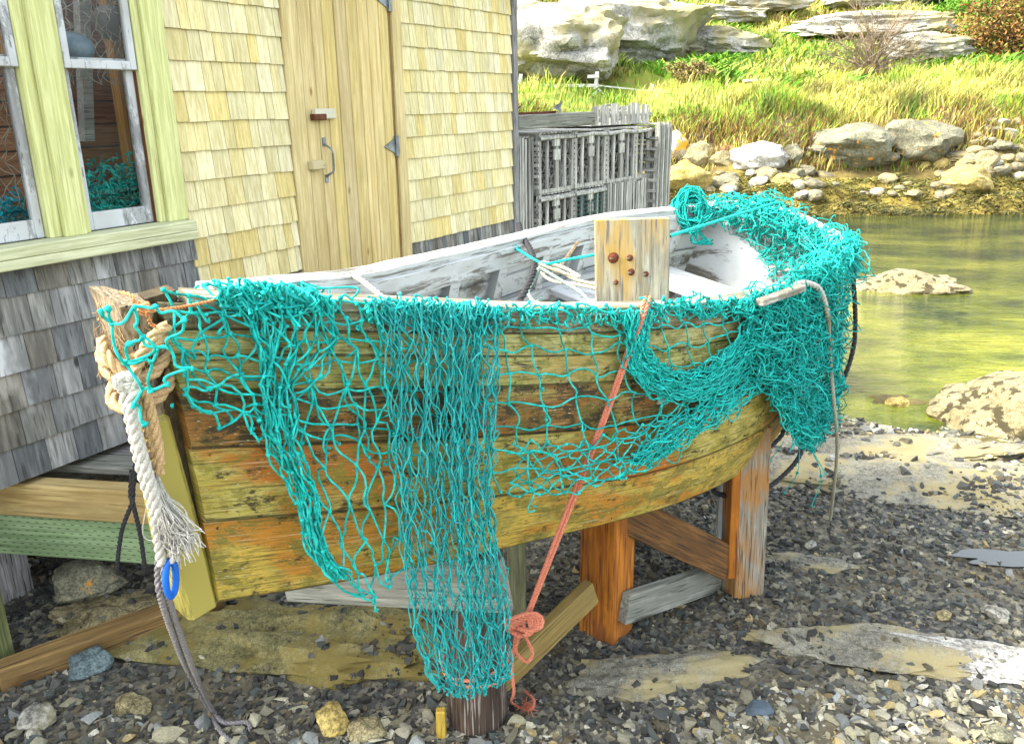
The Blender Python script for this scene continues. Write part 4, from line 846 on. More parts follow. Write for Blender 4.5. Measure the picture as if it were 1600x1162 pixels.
def cast(px, py, off=.0, mode='side'):
    d = ray(px, py); d = d / np.linalg.norm(d); ts = []
    if mode == 'side':
        for T_, o_ in ((B_HULL, off + .0), (B_CUR, off)):
            h_ = T_.ray_cast(Vector(O), Vector(d))
            if h_[0] is not None: ts.append(h_[3] - o_)
    elif mode == 'rim':
        h_ = B_RIM.ray_cast(Vector(O), Vector(d))
        if h_[0] is not None: ts.append(h_[3] - off)
    return O + d * min(ts) if ts else None
# blanket surface over the stern rim: tube round the rim plus inner side of transom / far side
def tube_surf(C, rad, k=10):
    T = nrm(np.gradient(C, axis=0)); A = nrm(np.cross(T, [0, 0, 1.])); B2 = np.cross(A, T); a = np.linspace(0, 2 * math.pi, k + 1)
    return C[:, None] + rad[:, None, None] * (A[:, None] * np.cos(a)[None, :, None] + B2[:, None] * np.sin(a)[None, :, None])
Uf = np.linspace(1, .78, 14); farrim = hull(Uf, 0, -1, 0)
rimC = np.concatenate([hull(np.linspace(.70, 1, 16), 0, 1, 0), cor[1:-1] + up_ * (.05 * np.sin(tz[1:-1] * math.pi)), farrim]); nr = len(rimC)
B_RIM = bvh([tube_surf(rimC, np.interp(np.arange(nr), [0, 10, 16, 26, nr - 1], [.05, .07, .10, .07, .04])), np.array([hull(1 - .02 * 0 + 0 * tz[:, 0], tz[:, 0] * 1, 1, -.03), hull(1 + 0 * tz[:, 0], tz[:, 0], -1, -.03)]), np.array([hull(UG[35:], v_ + 0 * UG[35:], -1, -.06) for v_ in vvs])])

# ================================================================= CRADLE
cr = empty('boat_cradle', tuple(at_z(945, 1000, 0))); tag(cr, 'rough timber cradle of posts and braces holding the boat above the shingle', 'boat cradle')
DKW = wood('dark_pile_wood', (.035, .02, .012), (.12, .075, .045), ax=2, streak=30, crack=1., dark=(.30, .27, .22))
ORW = wood('orange_stained_post', (.36, .10, .006), (.56, .20, .012), ax=0, streak=22, crack=.9, knots=False, dark=(.10, .03, .01), patch=(.22, .07, .012), patch_amt=.45)
YLW = wood('yellow_timber', (.30, .20, .05), (.44, .31, .09), ax=0, streak=22, crack=.6)
BRW = wood('brown_timber', (.22, .12, .03), (.38, .24, .08), ax=0, streak=22, crack=.8, patch=(.12, .06, .015), patch_amt=.45)
GRN = wood('grey_plank_wood', (.22, .225, .17), (.38, .38, .30), ax=0, streak=26, crack=.8)
POST = wood('weathered_post', (.22, .20, .14), (.42, .39, .30), ax=0, streak=34, crack=1., dark=(.10, .06, .03), patch=(.36, .18, .05), patch_amt=.52)
def rel(o): o.parent = cr; o.matrix_parent_inverse = cr.matrix_basis.inverted(); return o
p = at_z(745, 1135, 0) + np.array([0, .06, 0]); q = MB(); rows = []
for z_ in np.linspace(-.15, .80, 14):
    rows.append([p + np.array([math.cos(a_) * (.112 + .006 * mn.noise(Vector((math.cos(a_) * 3, math.sin(a_) * 3, z_ * 2)))), math.sin(a_) * .112, z_]) for a_ in np.linspace(0, 2 * math.pi, 25)])
q.grid(np.array(rows)); q.add(np.array(rows[-1][:24]), [list(range(24))]); rel(q.build('post', DKW, smooth=False))['label'] = 'dark round pile at the front'
p = at_z(690, 1148, 0); beam('stake', p - [0, 0, .05], p + [0, .01, .105], .035, .035, wood('yellow_stake', (.55, .36, .04), (.65, .45, .06), knots=False), cr)
beam('plank', at_y(443, 900, 2.80), at_y(793, 914, 2.46), .035, .20, GRN, cr)
p = at_z(808, 950, 0); beam('post', p - [0, 0, .1], p + [0, 0, .62], .085, .085, wood('green_post', (.16, .17, .08), (.27, .27, .14)), cr)
beam('brace', at_y(780, 1062, 2.72), at_y(925, 922, 3.05), .05, .115, YLW, cr)
p = at_z(950, 998, 0) + np.array([0, .09, 0]); beam('post', p - [0, 0, .1], p + [0, 0, .80], .17, .17, ORW, cr, roll=R(52))['label'] = 'orange stained square post in the middle'
beam('brace', at_y(975, 800, 3.15), at_y(1140, 880, 3.42), .05, .16, wood('dark_brown_timber', (.10, .045, .01), (.24, .11, .025), ax=0, crack=.8), cr)['label'] = 'dark brown sloping brace'
beam('brace', at_y(975, 950, 3.08), at_y(1135, 896, 3.6), .05, .135, GRN, cr)['label'] = 'grey board between the two right posts'
p = at_z(1166, 925, 0) + np.array([0, .07, 0]); beam('post', p - [0, 0, .1], p + [-.03, 0, .82], .15, .15, POST, cr, roll=R(15))['label'] = 'silvery post at the stern'
beam('facing_board', p + [-.085, -.075, .10], p + [-.105, -.075, .82], .085, .04, ORW, cr, roll=R(90))
p = at_y(1123, 845, 3.7); beam('post', p - [0, 0, .25], p + [0, 0, .32], .035, .04, FW, cr)
# ================================================================= LANDING at left
ld = empty('landing', tuple(at_z(60, 900, 0))); tag(ld, 'timber landing with tan beam over a green treated plank in front of the shed', 'landing')
GTR = wood('green_treated_wood', (.22, .34, .14), (.32, .44, .22), ax=0, midamt=.4, streak=18, crack=.4)
e0, e1 = at_z(-420, 722, .72), at_z(262, 762, .72); dd = nrm(e1 - e0); un = np.array([0, 0, 1.])
TAN = wood('tan_beam_wood', (.46, .31, .10), (.60, .45, .18), ax=0, streak=18, crack=.5)
beam('edge_beam', e0 - un * .078, e1 - un * .078, .09, .15, TAN, ld, bevel=.008)
_t = GTR.node_tree; _g = G(_t); _s = _g.n('SeparateXYZ'); _g.l(_g.coord(), _s.inputs[0]); _b = _t.nodes['Principled BSDF']; _c = _b.inputs['Base Color'].links[0].from_socket
_r = _g.math('FLOOR', _g.math('DIVIDE', _s.outputs[2], .021)); _fz = _g.math('FRACT', _g.math('DIVIDE', _s.outputs[2], .021)); _fx = _g.math('FRACT', _g.math('ADD', _g.math('DIVIDE', _s.outputs[0], .042), _g.math('MULTIPLY', _r, .37)))
_g.l(_g.mix(_g.math('MULTIPLY', _g.math('LESS_THAN', _fz, .16), _g.math('LESS_THAN', _fx, .38)), _c, (.03, .05, .02)), _b.inputs['Base Color'])
beam('treated_plank', e0 - un * .262 + [0, .02, 0], e1 - un * .262 + [0, .02, 0], .05, .20, GTR, ld, bevel=.004)
pd = np.array([-WN[0], -WN[1], 0]); a0, a1 = at_z(60, 738, .70), at_z(232, 706, .70)
for k in range(1, 3):
    s_ = np.array([-dd[1], dd[0], 0]) * (.10 + .15 * k); beam('deck_board', e0 + s_ + [0, 0, -.03], e1 + s_ + dd * (.02 + .03 * k) + [0, 0, -.03], .138, .035, GRN if k % 2 else W_GREY, ld)
p = at_z(-8, 1050, 0); beam('post', p - [0, 0, .1], p + [0, 0, .50], .12, .12, wood('green_mossy_post', (.14, .18, .05), (.28, .30, .12), ax=0), ld)
beam('ground_timber', at_z(-4, 1058, .06), at_z(345, 932, .07), .10, .105, BRW, ld, bevel=.008)
p = at_z(40, 905, .25); beam('cross_timber', p + [-.6, .5, 0], p + [1.2, .7, 0], .1, .1, plain('dark_timber', (.05, .03, .02), .9), ld)

# ================================================================= LOBSTER TRAPS behind the boat
F0, F1 = at_y(842, 205, 6.95), at_y(1036, 192, 8.7); F0[2] = F1[2] = 0; tl = np.linalg.norm(F1 - F0); tx = (F1 - F0) / tl; ty = np.array([-tx[1], tx[0], 0]); PZ = 1.0
q = MB(); MP = Matrix(((tx[0], ty[0], 0, F0[0]), (tx[1], ty[1], 0, F0[1]), (0, 0, 1, 0), (0, 0, 0, 1)))
wh = empty('trap_platform', tuple(F0)); tag(wh, 'grey plank platform on posts under the lobster traps', 'platform')
def wpart(q, name, mat, root, M, **kw): o = q.build(name, mat, M=M, **kw); o.parent = root; o.matrix_parent_inverse = root.matrix_basis.inverted(); return o
for k in range(8): q = MB(); q.box((-.9, -.12 + k * .16, PZ - .05), (tl + .12, .03 + k * .16, PZ - .003)); wpart(q, 'deck_board', W_GREY, wh, MP, bevel=.004)
q = MB(); q.box((-.9, -.16, PZ - .22), (tl + .14, -.125, PZ - .01)); wpart(q, 'edge_board', GRN, wh, MP)
for x in (-.7, .8, 2.2): q = MB(); q.box((x, .0, -.7), (x + .14, .14, PZ - .06)); wpart(q, 'post', W_GREY_Z, wh, MP)
TWN = plain('trap_twine', (.50, .50, .44), .85, bump=0); WIRE = plain('green_wire', (.04, .14, .11), .5, bump=0); DKT = plain('trap_inside', (.06, .06, .05), .9)
LATH = wood('trap_lath', (.38, .38, .31), (.68, .67, .57), ax=2, streak=30, crack=.9, tint=True, knots=False); LATHH = wood('trap_lath_long', (.36, .36, .30), (.64, .63, .54), ax=1, streak=30, crack=.9, tint=True, knots=False)
def trap(x0, z0, wd, ht, style, label, dy=0, dep=.8):
    M = MP @ Matrix.Translation((x0, dy, z0)); r = random.Random(int(x0 * 100 + z0 * 77)); t = empty('lobster_trap', tuple(M.translation)); tag(t, label, 'lobster trap', 'stacked lobster traps beside the shed')
    q = MB()
    for yy in (0, dep * .5, dep - .03):
        for a in (0, wd - .035): q.box((a, yy, 0), (a + .035, yy + .03, ht), col=np.ones(3) * r.uniform(.7, 1.2))
        q.box((.035, yy + .002, 0), (wd - .035, yy + .028, .03)); q.box((.035, yy + .002, ht - .045), (wd - .035, yy + .028, ht - .012), col=np.ones(3) * 1.1)
    if style != 'slats':
        q.box((wd * .47, .001, .031), (wd * .47 + .045, .027, ht - .046), col=np.ones(3) * .9); q.box((wd * .40, -.012, ht * .55), (wd * .40 + .09, -.0005, ht * .55 + .085), col=np.ones(3) * r.uniform(.7, 1.25)); q.box((wd * .36, -.02, ht - .10), (wd * .36 + .09, -.0005, ht - .012), col=np.ones(3) * r.uniform(.8, 1.25))
        q.tubes([(0, -.006, ht - .035), (wd * .5, -.02, ht - .03 + r.uniform(-.01, .02)), (wd, -.006, ht - .035)], .016, 6, col=np.ones((1, 3)))
        for fx in (.22, .72): q.box((wd * fx, .002, .031), (wd * fx + .03, .020, ht - .046), col=np.ones(3) * r.uniform(.7, 1.25))
        q.tubes([(wd * .75, .05, .02), (wd * .74, .06, ht * .5), (wd * .77, .05, ht - .05)], .014, 6, col=np.ones((1, 3)) * .8)
    wpart(q, 'frame', LATH, t, M)
    q = MB(); n = 9
    for k in range(n):
        zz = .04 + k * (ht - .08) / n
        for a in (-.012, wd + .001): q.box((a, 0, zz), (a + .011, dep, zz + .028), col=np.ones(3) * r.uniform(.65, 1.25))
    for k in range(int(wd / .055)): q.box((.01 + k * .055, .0, ht + .001), (.01 + k * .055 + .036, dep, ht + .012), col=np.ones(3) * r.uniform(.65, 1.25))
    wpart(q, 'side_laths', LATHH, t, M)
    if style == 'slats':
        q = MB(); x = .0
        while x < wd - .01:
            w_ = r.uniform(.022, .036); q.box((x, -.014 - r.uniform(0, .006), r.uniform(-.01, .01)), (x + w_, -.002, ht + r.uniform(-.01, .03)), col=np.ones(3) * r.uniform(.55, 1.3)); x += w_ + r.uniform(.008, .022)
        wpart(q, 'front_laths', LATH, t, M)
    else:
        q = MB(); S = []; y_ = .034
        if style == 'wire':
            for k in range(int(wd / .04)): S.append([(k * .04 + .02, y_ - .05, 0), (k * .04 + .02, y_ - .05, ht * .5), (k * .04 + .02, y_ - .05, ht - .04)])
            for k in range(int(ht / .04)): S.append([(0, y_ - .052, k * .04 + .02), (wd * .5, y_ - .052, k * .04 + .02), (wd, y_ - .052, k * .04 + .02)])
            q.tubes(np.array(S), .0028, 4)
        else:
            rg = np.random.default_rng(int(x0 * 50 + 7)); n, m = int(wd / .085), int(ht / .075)
            nod = np.array([[(wd * (i + .5 * (j % 2)) / n, y_ + rg.normal(0, .008), .02 + (ht - .06) * j / m) for i in range(n + 1)] for j in range(m + 1)]) + rg.normal(0, .006, (m + 1, n + 1, 3))
            for j in range(m):
                for i in range(n + 1):
                    for k in ((i, i + 1) if j % 2 else (i - 1, i)):
                        if 0 <= k <= n: S.append([nod[j, i], (nod[j, i] + nod[j + 1, k]) / 2 + rg.normal(0, .005, 3), nod[j + 1, k]])
            q.tubes(np.array(S), .0026, 4)
        wpart(q, 'netting', WIRE if style == 'wire' else TWN, t, M)
    q = MB(); q.box((.03, dep * .45, .03), (wd - .03, dep * .47, ht - .06)); wpart(q, 'inner_panel', DKT, t, M)
TW_ = tl / 4
for i, (st_, lb) in enumerate([('net', 'twine netted trap at the top left of the stack'), ('net', 'twine netted trap second from the shed in the top row'), ('net', 'netted trap third from the shed in the top row'), ('net', 'netted trap at the right end of the top row')]): trap(i * TW_, PZ + .485, TW_ - .02, .47, st_, lb)
for i, (st_, lb) in enumerate([('net', 'netted trap at the bottom left of the stack'), ('wire', 'trap with green wire mesh in the bottom row'), ('slats', 'closely slatted trap in the bottom row beside the wire one'), ('slats', 'closely slatted trap at the right end of the bottom row')]): trap(i * TW_, PZ, TW_ - .02, .47, st_, lb)
trap(-.33, PZ - .0, .31, .93, 'slats', 'tall slatted trap standing on end against the shed corner', dy=.05)
trap(tl - .30, PZ + .0, .27, .98, 'slats', 'narrow slatted trap standing at the far end of the stack', dy=-.10)
cr2 = empty('picket_crate', tuple(MP @ Vector((tl * .5, .2, PZ + .98)))); tag(cr2, 'low bleached picket crate lying on top of the trap stack', 'crate'); q = MB(); r = random.Random(4)
x = TW_ * 1.9
while x < tl - .08: w_ = r.uniform(.03, .07); q.box((x, .12, PZ + .99), (x + w_, .135, PZ + 1.17 + r.uniform(-.02, .02)), col=np.ones(3) * r.uniform(.75, 1.1)); x += w_ + r.uniform(.02, .06)
wpart(q, 'pickets', LATH, cr2, MP)
q = MB(); q.box((TW_ * 1.9, .136, PZ + 1.06), (tl + .02, .16, PZ + 1.09), col=(.95,) * 3); q.box((TW_ * 1.9, .70, PZ + 1.03), (tl + .02, .73, PZ + 1.10), col=(.95,) * 3); q.box((tl, .16, PZ + .99), (tl + .03, .70, PZ + 1.12), col=(.9,) * 3); q.box((TW_ * 1.9, .14, PZ + .985), (tl, .7, PZ + .989), col=(1.,) * 3); wpart(q, 'rails', LATHH, cr2, MP)
q = MB()
for k in range(9): P = np.array([MP @ Vector((tl - .5 + r.uniform(-.1, .1), .2 + .04 * k, PZ + 1.0)), MP @ Vector((tl - .25, .2 + .05 * k, PZ + 1.13 + r.uniform(0, .05))), MP @ Vector((tl - .05, .25 + .04 * k, PZ + 1.08))]); q.tubes(crom(P, 9)[None], .01, 5)
o = q.build('driftwood_sticks', W_GREY, smooth=True); tag(o, 'bundle of bent grey sticks lying in the picket crate', 'sticks')
A = at_y(800, 192, 6.75); C = at_y(921, 185, 7.45); tag(beam('timber', A, C, .14, .105, GRN, bevel=.008), 'thick grey timber lying on the trap stack against the shed', 'timber')
an = empty('anchor', tuple(at_y(840, 178, 7.0))); tag(an, 'rusty folding anchor with a blue grey fluke lying on the thick timber', 'anchor')
q = MB(); q.tubes(np.array([at_y(803, 180, 6.95), at_y(842, 178, 7.05), at_y(868, 175, 7.2)]), np.array([.02, .018, .01]), 6); o = q.build('shank', RUST); o.parent = an; o.matrix_parent_inverse = an.matrix_basis.inverted()
q = MB(); V = [at_y(804, 177, 6.95), at_y(815, 165, 6.95), at_y(806, 168, 7.0)]; q.add(V + [v + np.array([0, .02, 0]) for v in V], [[0, 1, 2], [5, 4, 3]]); o = q.build('rusty_fluke', RUST); o.parent = an; o.matrix_parent_inverse = an.matrix_basis.inverted()
q = MB(); V = [at_y(863, 168, 7.15), at_y(880, 157, 7.2), at_y(876, 168, 7.2), at_y(877, 176, 7.15)]; q.add(V + [v + np.array([0, .02, 0]) for v in V], [[0, 1, 2, 3], [7, 6, 5, 4], [0, 4, 5, 1], [1, 5, 6, 2], [2, 6, 7, 3]]); o = q.build('fluke', STEEL); o.parent = an; o.matrix_parent_inverse = an.matrix_basis.inverted()

# ================================================================= NETS
def resamp(P, n): return crom(P, n)
def knots(q, C, rad, r, col):
    rad = rad * .98
    V, F = ICO[1]; n = len(C)
    if not n: return
    T = V[None] * rad * (1 + r.normal(0, .25, (n, 12, 1))) * r.uniform(.8, 1.35, (n, 1, 3)) + C[:, None]
    q.add(T.reshape(-1, 3), (F[None] + np.arange(n)[:, None, None] * 12).reshape(-1, 3), col=np.repeat(col, 12, 0))
def strands(q, A, B2, rad, amp, r, col, n=6, k=5):
    t = np.linspace(0, 1, n)[None, :, None]; d = B2 - A; L = np.linalg.norm(d, axis=1)[:, None, None]
    a1 = r.normal(0, 1, (len(A), 1, 3)); a2 = r.normal(0, 1, (len(A), 1, 3))
    P = A[:, None] + d[:, None] * t + amp * L * (a1 * np.sin(math.pi * t) + .5 * a2 * np.sin(2 * math.pi * t)) 
    P[..., 2] -= (amp * .4 * L * np.sin(math.pi * t))[..., 0]
    q.tubes(P, rad, k, col=col)
def tails(q, C, r, rad, n, L=.05):
    k = r.integers(0, len(C), n); A = C[k]; d = nrm(r.normal(size=(n, 3)) * [1, .3, .6] + [0, -.1, -1.1]) * L * r.uniform(.5, 1.4, (n, 1))
    strands(q, A, A + d, rad, .25, r, np.ones((n, 3)) * .95); knots(q, A + d * .8, rad * 1.7, r, np.ones((n, 3)) * 1.1)
def net_sheet(q, rows, nu, nv, rad, jit=.004, pj=2., off=.012, offj=.006, mode='side', seed=1, warp=None, amp=.10, tn=(.7, 1.25), maxl=.3, ntail=0, skip=0., square=False):
    r = np.random.default_rng(seed)
    G_ = np.array([resamp(rw, 41) for rw in rows]); G_ = np.stack([resamp(G_[:, k], nv + 1) for k in range(41)], 1)   # (nv+1, 41, 2)
    nod = np.full((nv + 1, nu + 1, 3), np.nan)
    for j in range(nv + 1):
        for i in range(nu + 1):
            u = (i + (0 if square else .5 * (j % 2))) / nu
            if u > 1.001: continue
            if warp: u = warp(u, j / nv)
            u = min(max(u, 0), 1) * 40; k = min(int(u), 39); f = u - k; p = G_[j, k] * (1 - f) + G_[j, k + 1] * f + r.normal(0, pj, 2)
            c_ = cast(p[0], p[1], off + abs(r.normal(0, offj)), mode)
            if c_ is not None: nod[j, i] = c_ + r.normal(0, jit, 3)
    A, B2 = [], []
    for j in range(nv):
        for i in range(nu + 1):
            ks = ((i, i + 1) if j % 2 else (i - 1, i)) if not square else (i,)
            for k in ks:
                if 0 <= k <= nu: A.append(nod[j, i]); B2.append(nod[j + 1, k])
            if square and i < nu: A.append(nod[j, i]); B2.append(nod[j, i + 1])
    A, B2 = np.array(A), np.array(B2); ok = np.isfinite(A[:, 0]) & np.isfinite(B2[:, 0]); A, B2 = A[ok], B2[ok]; ok = (np.linalg.norm(A - B2, axis=1) < maxl) & (r.random(len(A)) >= skip); A, B2 = A[ok], B2[ok]
    col = np.ones((len(A), 3)) * r.uniform(*tn, (len(A), 1)); col[:, 0] *= r.uniform(.5, 2, len(A))
    strands(q, A, B2, rad, amp, r, col)
    C = nod[np.isfinite(nod[..., 0])]; knots(q, C, rad * 1.9, r, np.ones((len(C), 3)) * r.uniform(.8, 1.2, (len(C), 1)))
    if ntail: tails(q, C, r, rad * .9, ntail)
    return nod
R1 = .0029
# 1. the big open net draped along the near side
q = MB()
net_sheet(q, [[(215, 458), (330, 455), (480, 462), (640, 478), (800, 482), (960, 486), (1090, 482), (1185, 470)],
              [(225, 520), (330, 520), (480, 530), (640, 535), (800, 545), (960, 545), (1090, 535), (1190, 510)],
              [(215, 565), (330, 585), (480, 600), (640, 610), (800, 630), (960, 625), (1090, 590), (1200, 545)],
              [(222, 600), (330, 625), (480, 655), (640, 680), (790, 705), (960, 690), (1090, 630), (1208, 570)],
              [(215, 610), (330, 645), (480, 690), (620, 722), (790, 762), (950, 745), (1090, 665), (1215, 590)]], 21, 8, R1, pj=3.2, seed=11, amp=.07, ntail=24, square=True, warp=lambda u, v: (u * (1.22 - .22 * u)) * .93 + .07 * v, off=.01)
net_sheet(q, [[(800, 690), (900, 690), (1000, 660), (1100, 610), (1205, 560)], [(800, 735), (900, 735), (1000, 705), (1100, 650), (1210, 585)], [(795, 778), (900, 768), (1000, 730), (1110, 665), (1216, 600)]], 14, 9, R1, pj=2.5, seed=12, amp=.07, ntail=10)
net_sheet(q, [[(230, 470), (300, 462), (380, 455), (440, 470)], [(215, 545), (290, 560), (370, 600), (430, 640)], [(235, 605), (310, 640), (380, 668), (440, 680)]], 3, 5, R1 * 1.08, pj=7, seed=13, amp=.12, ntail=9)
# thick folds along the left
net_sheet(q, [[(335, 450), (430, 450), (520, 474)], [(395, 520), (440, 520), (530, 540)], [(405, 600), (425, 600), (470, 620)], [(420, 690), (440, 690), (470, 705)], [(465, 780), (480, 775), (500, 790)], [(478, 850), (490, 845), (510, 860)], [(520, 905), (530, 900), (545, 905)]], 11, 15, R1, pj=2.2, seed=14, amp=.07, off=.016, offj=.012, jit=.005)
net_sheet(q, [[(350, 448), (430, 446), (600, 474)], [(400, 520), (520, 510), (610, 520)], [(410, 600), (540, 600), (620, 600)], [(430, 700), (550, 700), (630, 700)], [(470, 800), (560, 790), (640, 800)], [(485, 870), (570, 860), (640, 860)], [(560, 925), (590, 930), (612, 900)]], 5, 9, R1 * 1.05, pj=4.5, seed=15, amp=.10, ntail=10, off=.014)
# folds heaped on the rail
for sd, (x0, x1, yy) in enumerate([(330, 480, 452), (350, 520, 462), (560, 800, 478), (800, 1000, 482), (1000, 1200, 474), (1040, 1200, 470)]):
    net_sheet(q, [[(x0, yy - (10 if x0 < 560 else 3)), ((x0 + x1) / 2, yy - (12 if x0 < 560 else 5)), (x1, yy + 4)], [(x0 + 6, yy + 6), ((x0 + x1) / 2, yy + 7), (x1, yy + 14)], [(x0 + 14, yy + 24), ((x0 + x1) / 2, yy + 22), (x1, yy + 26)]], int((x1 - x0) / 11), 3, R1 * .95, pj=4, seed=30 + sd, amp=.18, off=.012, offj=.012)
# net lying over the far rail near the bow
_r = np.random.default_rng(77)
for u_ in np.linspace(.055, .14, 15):
    c0 = hull(u_, 0, -1, -.01) + up_ * .008
    for _ in range(3):
        a0 = c0 + _r.normal(0, .022, 3) * [1, 1, .2]; w_ = np.array([a0, a0 + _r.normal(0, .025, 3) * [1, 1, .25] + nx_ * .05, a0 + _r.normal(0, .03, 3) * [1, 1, .25] + nx_ * .11, a0 + nx_ * _r.uniform(.08, .18) + _r.normal(0, .03, 3) - up_ * .01])
        q.tubes(crom(w_, 20)[None], R1 * .95, 5, col=np.ones((1, 3)) * _r.uniform(.7, 1.2))
# bunched swag on the right
sw = [[(972, 487), (1018, 487)], [(982, 540), (1008, 538)], [(985, 580), (1025, 560)], [(1020, 612), (1045, 575)], [(1070, 625), (1080, 580)], [(1125, 608), (1118, 562)], [(1172, 565), (1155, 520)], [(1205, 515), (1180, 480)]]
sw = [[a, ((a[0] + c_[0]) / 2, (a[1] + c_[1]) / 2), c_] for a, c_ in sw]
for sd in range(3): net_sheet(q, sw, 12, 16, R1 * .8, pj=3, seed=50 + sd, amp=.10, off=.02 + .008 * sd, offj=.012)
sw = [[(985, 735), (1000, 700)], [(1050, 705), (1050, 660)], [(1110, 665), (1105, 610)], [(1165, 625), (1155, 560)], [(1215, 590), (1195, 510)]]
sw = [[a, ((a[0] + c_[0]) / 2, (a[1] + c_[1]) / 2), c_] for a, c_ in sw]
for sd in range(2): net_sheet(q, sw, 7, 11, R1 * .9, pj=4, seed=55 + sd, amp=.14, off=.015, offj=.012)
def SYn(py): return 1.50 + .18 * (py - 460) / 480
_r = np.random.default_rng(3); _N = {k_: at_y(x_, y_, SYn(y_)) for k_, (x_, y_) in dict(a=(176, 505), b=(210, 480), c=(223, 525), d=(202, 537), e=(196, 567), f=(208, 634), g=(236, 610), h=(264, 543), i=(243, 478), j=(236, 565), k=(262, 600), t=(158, 488), t2=(170, 483), t3=(226, 662), m=(300, 575), n=(287, 500)).items()}
_E = 'ab bc ch ce ae de dc ef fg gj jh je gk at aT f3 ib in nh km hm'.split(); _N['T'] = _N['t2']; _N['3'] = _N['t3']
strands(q, np.array([_N[e_[0]] for e_ in _E]), np.array([_N[e_[1]] for e_ in _E]), R1 * 1.05, .13, _r, np.ones((len(_E), 3)), n=10); knots(q, np.array(list(_N.values())), R1 * 2.1, _r, np.ones((len(_N), 3)) * 1.05)
tag(q.build('fishing_net', teal, smooth=True), 'teal fishing net with wide meshes draped along the near side of the boat', 'fishing net')
# 2. the thinner bunched net hanging past the keel
q = MB()
CR = [[(575, 472), (680, 474), (778, 482)], [(602, 560), (690, 555), (777, 560)], [(612, 680), (690, 680), (771, 680)], [(622, 780), (700, 785), (768, 790)], [(632, 870), (710, 870), (783, 880)], [(640, 960), (715, 965), (792, 975)], [(665, 1040), (730, 1045), (797, 1040)], [(688, 1078), (735, 1088), (790, 1062)]]
fold = lambda ph: (lambda u, v: u + .045 * math.sin(u * 19 + ph + v * 3) + .02 * math.sin(u * 47 + ph))
net_sheet(q, CR, 17, 24, .0021, pj=2, seed=61, amp=.07, off=.03, offj=.01, warp=fold(0), ntail=8)
net_sheet(q, CR, 13, 19, .0021, pj=2.5, seed=62, amp=.07, off=.045, offj=.012, warp=fold(2))
net_sheet(q, [[(a[0] * .45 + c_[0] * .55, a[1]), (a[0] * .25 + c_[0] * .75, (a[1] + c_[1]) / 2), c_] for a, _, c_ in CR], 10, 26, .0021, pj=2.2, seed=63, amp=.08, off=.055, offj=.012)
net_sheet(q, [[(575, 468), (700, 470), (800, 478)], [(590, 480), (700, 484), (795, 490)], [(605, 510), (700, 515), (780, 520)]], 24, 3, .0022, pj=3, seed=64, amp=.2, off=.03, offj=.012)
tag(q.build('fishing_net', plain('dark_teal_twine', (.03, .44, .40), .6, var=.3, scale=60, tint=True, bump=0), smooth=True), 'thin meshed teal net bunched in folds and hanging past the keel onto the dark pile', 'fishing net')
# 3. the heap over the stern quarter
q = MB()
ER = [[(1160, 470), (1220, 448), (1270, 415), (1310, 380), (1330, 368)], [(1168, 500), (1230, 490), (1280, 470), (1330, 430), (1350, 410)], [(1180, 545), (1240, 545), (1290, 530), (1335, 500), (1356, 480)], [(1198, 595), (1245, 605), (1290, 600), (1325, 570), (1350, 545)], [(1222, 635), (1255, 650), (1285, 640), (1315, 610), (1335, 590)], [(1248, 670), (1262, 690), (1275, 675), (1295, 645), (1312, 625)]]
for sd, (nu, nv, pj, of) in enumerate([(15, 20, 6, .02), (17, 24, 7, .04), (13, 17, 9, .06), (11, 22, 7, .08), (15, 15, 10, .05)]):
    net_sheet(q, ER, int(nu * 1.4), int(nv * 1.35), .0026, pj=pj * .8, seed=70 + sd, amp=.15, off=of, offj=.02, jit=.007, ntail=14 if sd < 3 else 0, tn=(.45, 1.25), warp=fold(sd))
# over the rim and transom
TR = [[(1090, 283), (1080, 310), (1085, 338)], [(1130, 286), (1128, 315), (1125, 345)], [(1180, 300), (1170, 330), (1160, 358)], [(1225, 325), (1205, 355), (1178, 385)], [(1270, 352), (1235, 385), (1195, 412)], [(1315, 375), (1265, 410), (1205, 440)], [(1345, 385), (1290, 425), (1190, 465)]]
net_sheet(q, TR, 9, 34, .0026, pj=3, seed=81, amp=.13, mode='rim', off=.012, offj=.015, jit=.006, ntail=22, maxl=.4)
net_sheet(q, [[(a[0], a[1] - 6), (a[0] * .75 + c_[0] * .25, a[1] * .75 + c_[1] * .25)] + [(a[0] * .55 + c_[0] * .45, a[1] * .55 + c_[1] * .45)] for a, b_, c_ in TR], 6, 32, .0026, pj=5, seed=83, amp=.16, mode='rim', off=.03, offj=.03, jit=.012, maxl=.4)
net_sheet(q, TR, 8, 28, .0026, pj=6, seed=84, amp=.16, mode='rim', off=.045, offj=.03, jit=.012, ntail=16, maxl=.4)
# tangle along the inner edge and loose loops
r = np.random.default_rng(90)
def tangle(q, pts, n, spread, rad, L=.035, steps=16, seed=1, mode='rim', off=.02, col=(.5, 1.25)):
    r = np.random.default_rng(seed); P = crom(np.array(pts, float), n)
    for p_ in P:
        c_ = cast(p_[0], p_[1], off, mode)
        if c_ is None: continue
        for _ in range(2):
            c2 = c_ + r.normal(0, spread * .6, 3) * [1, .5, .8]; ra, rb = r.uniform(.3, 1.1) * spread, r.uniform(.6, 1.5) * spread
            e1 = nrm(r.normal(size=3) * [1, .5, 1]); e2 = nrm(np.cross(e1, nrm(r.normal(size=3) * [.4, 1, .4]))); a_ = np.linspace(0, r.uniform(2.5, 7), 9) + r.uniform(0, 6)
            w_ = c2 + np.cos(a_)[:, None] * e1 * rb + np.sin(a_)[:, None] * e2 * ra + r.normal(0, spread * .10, (9, 3))
            q.tubes(crom(w_, 40)[None], rad, 5, col=np.ones((1, 3)) * r.uniform(*col))
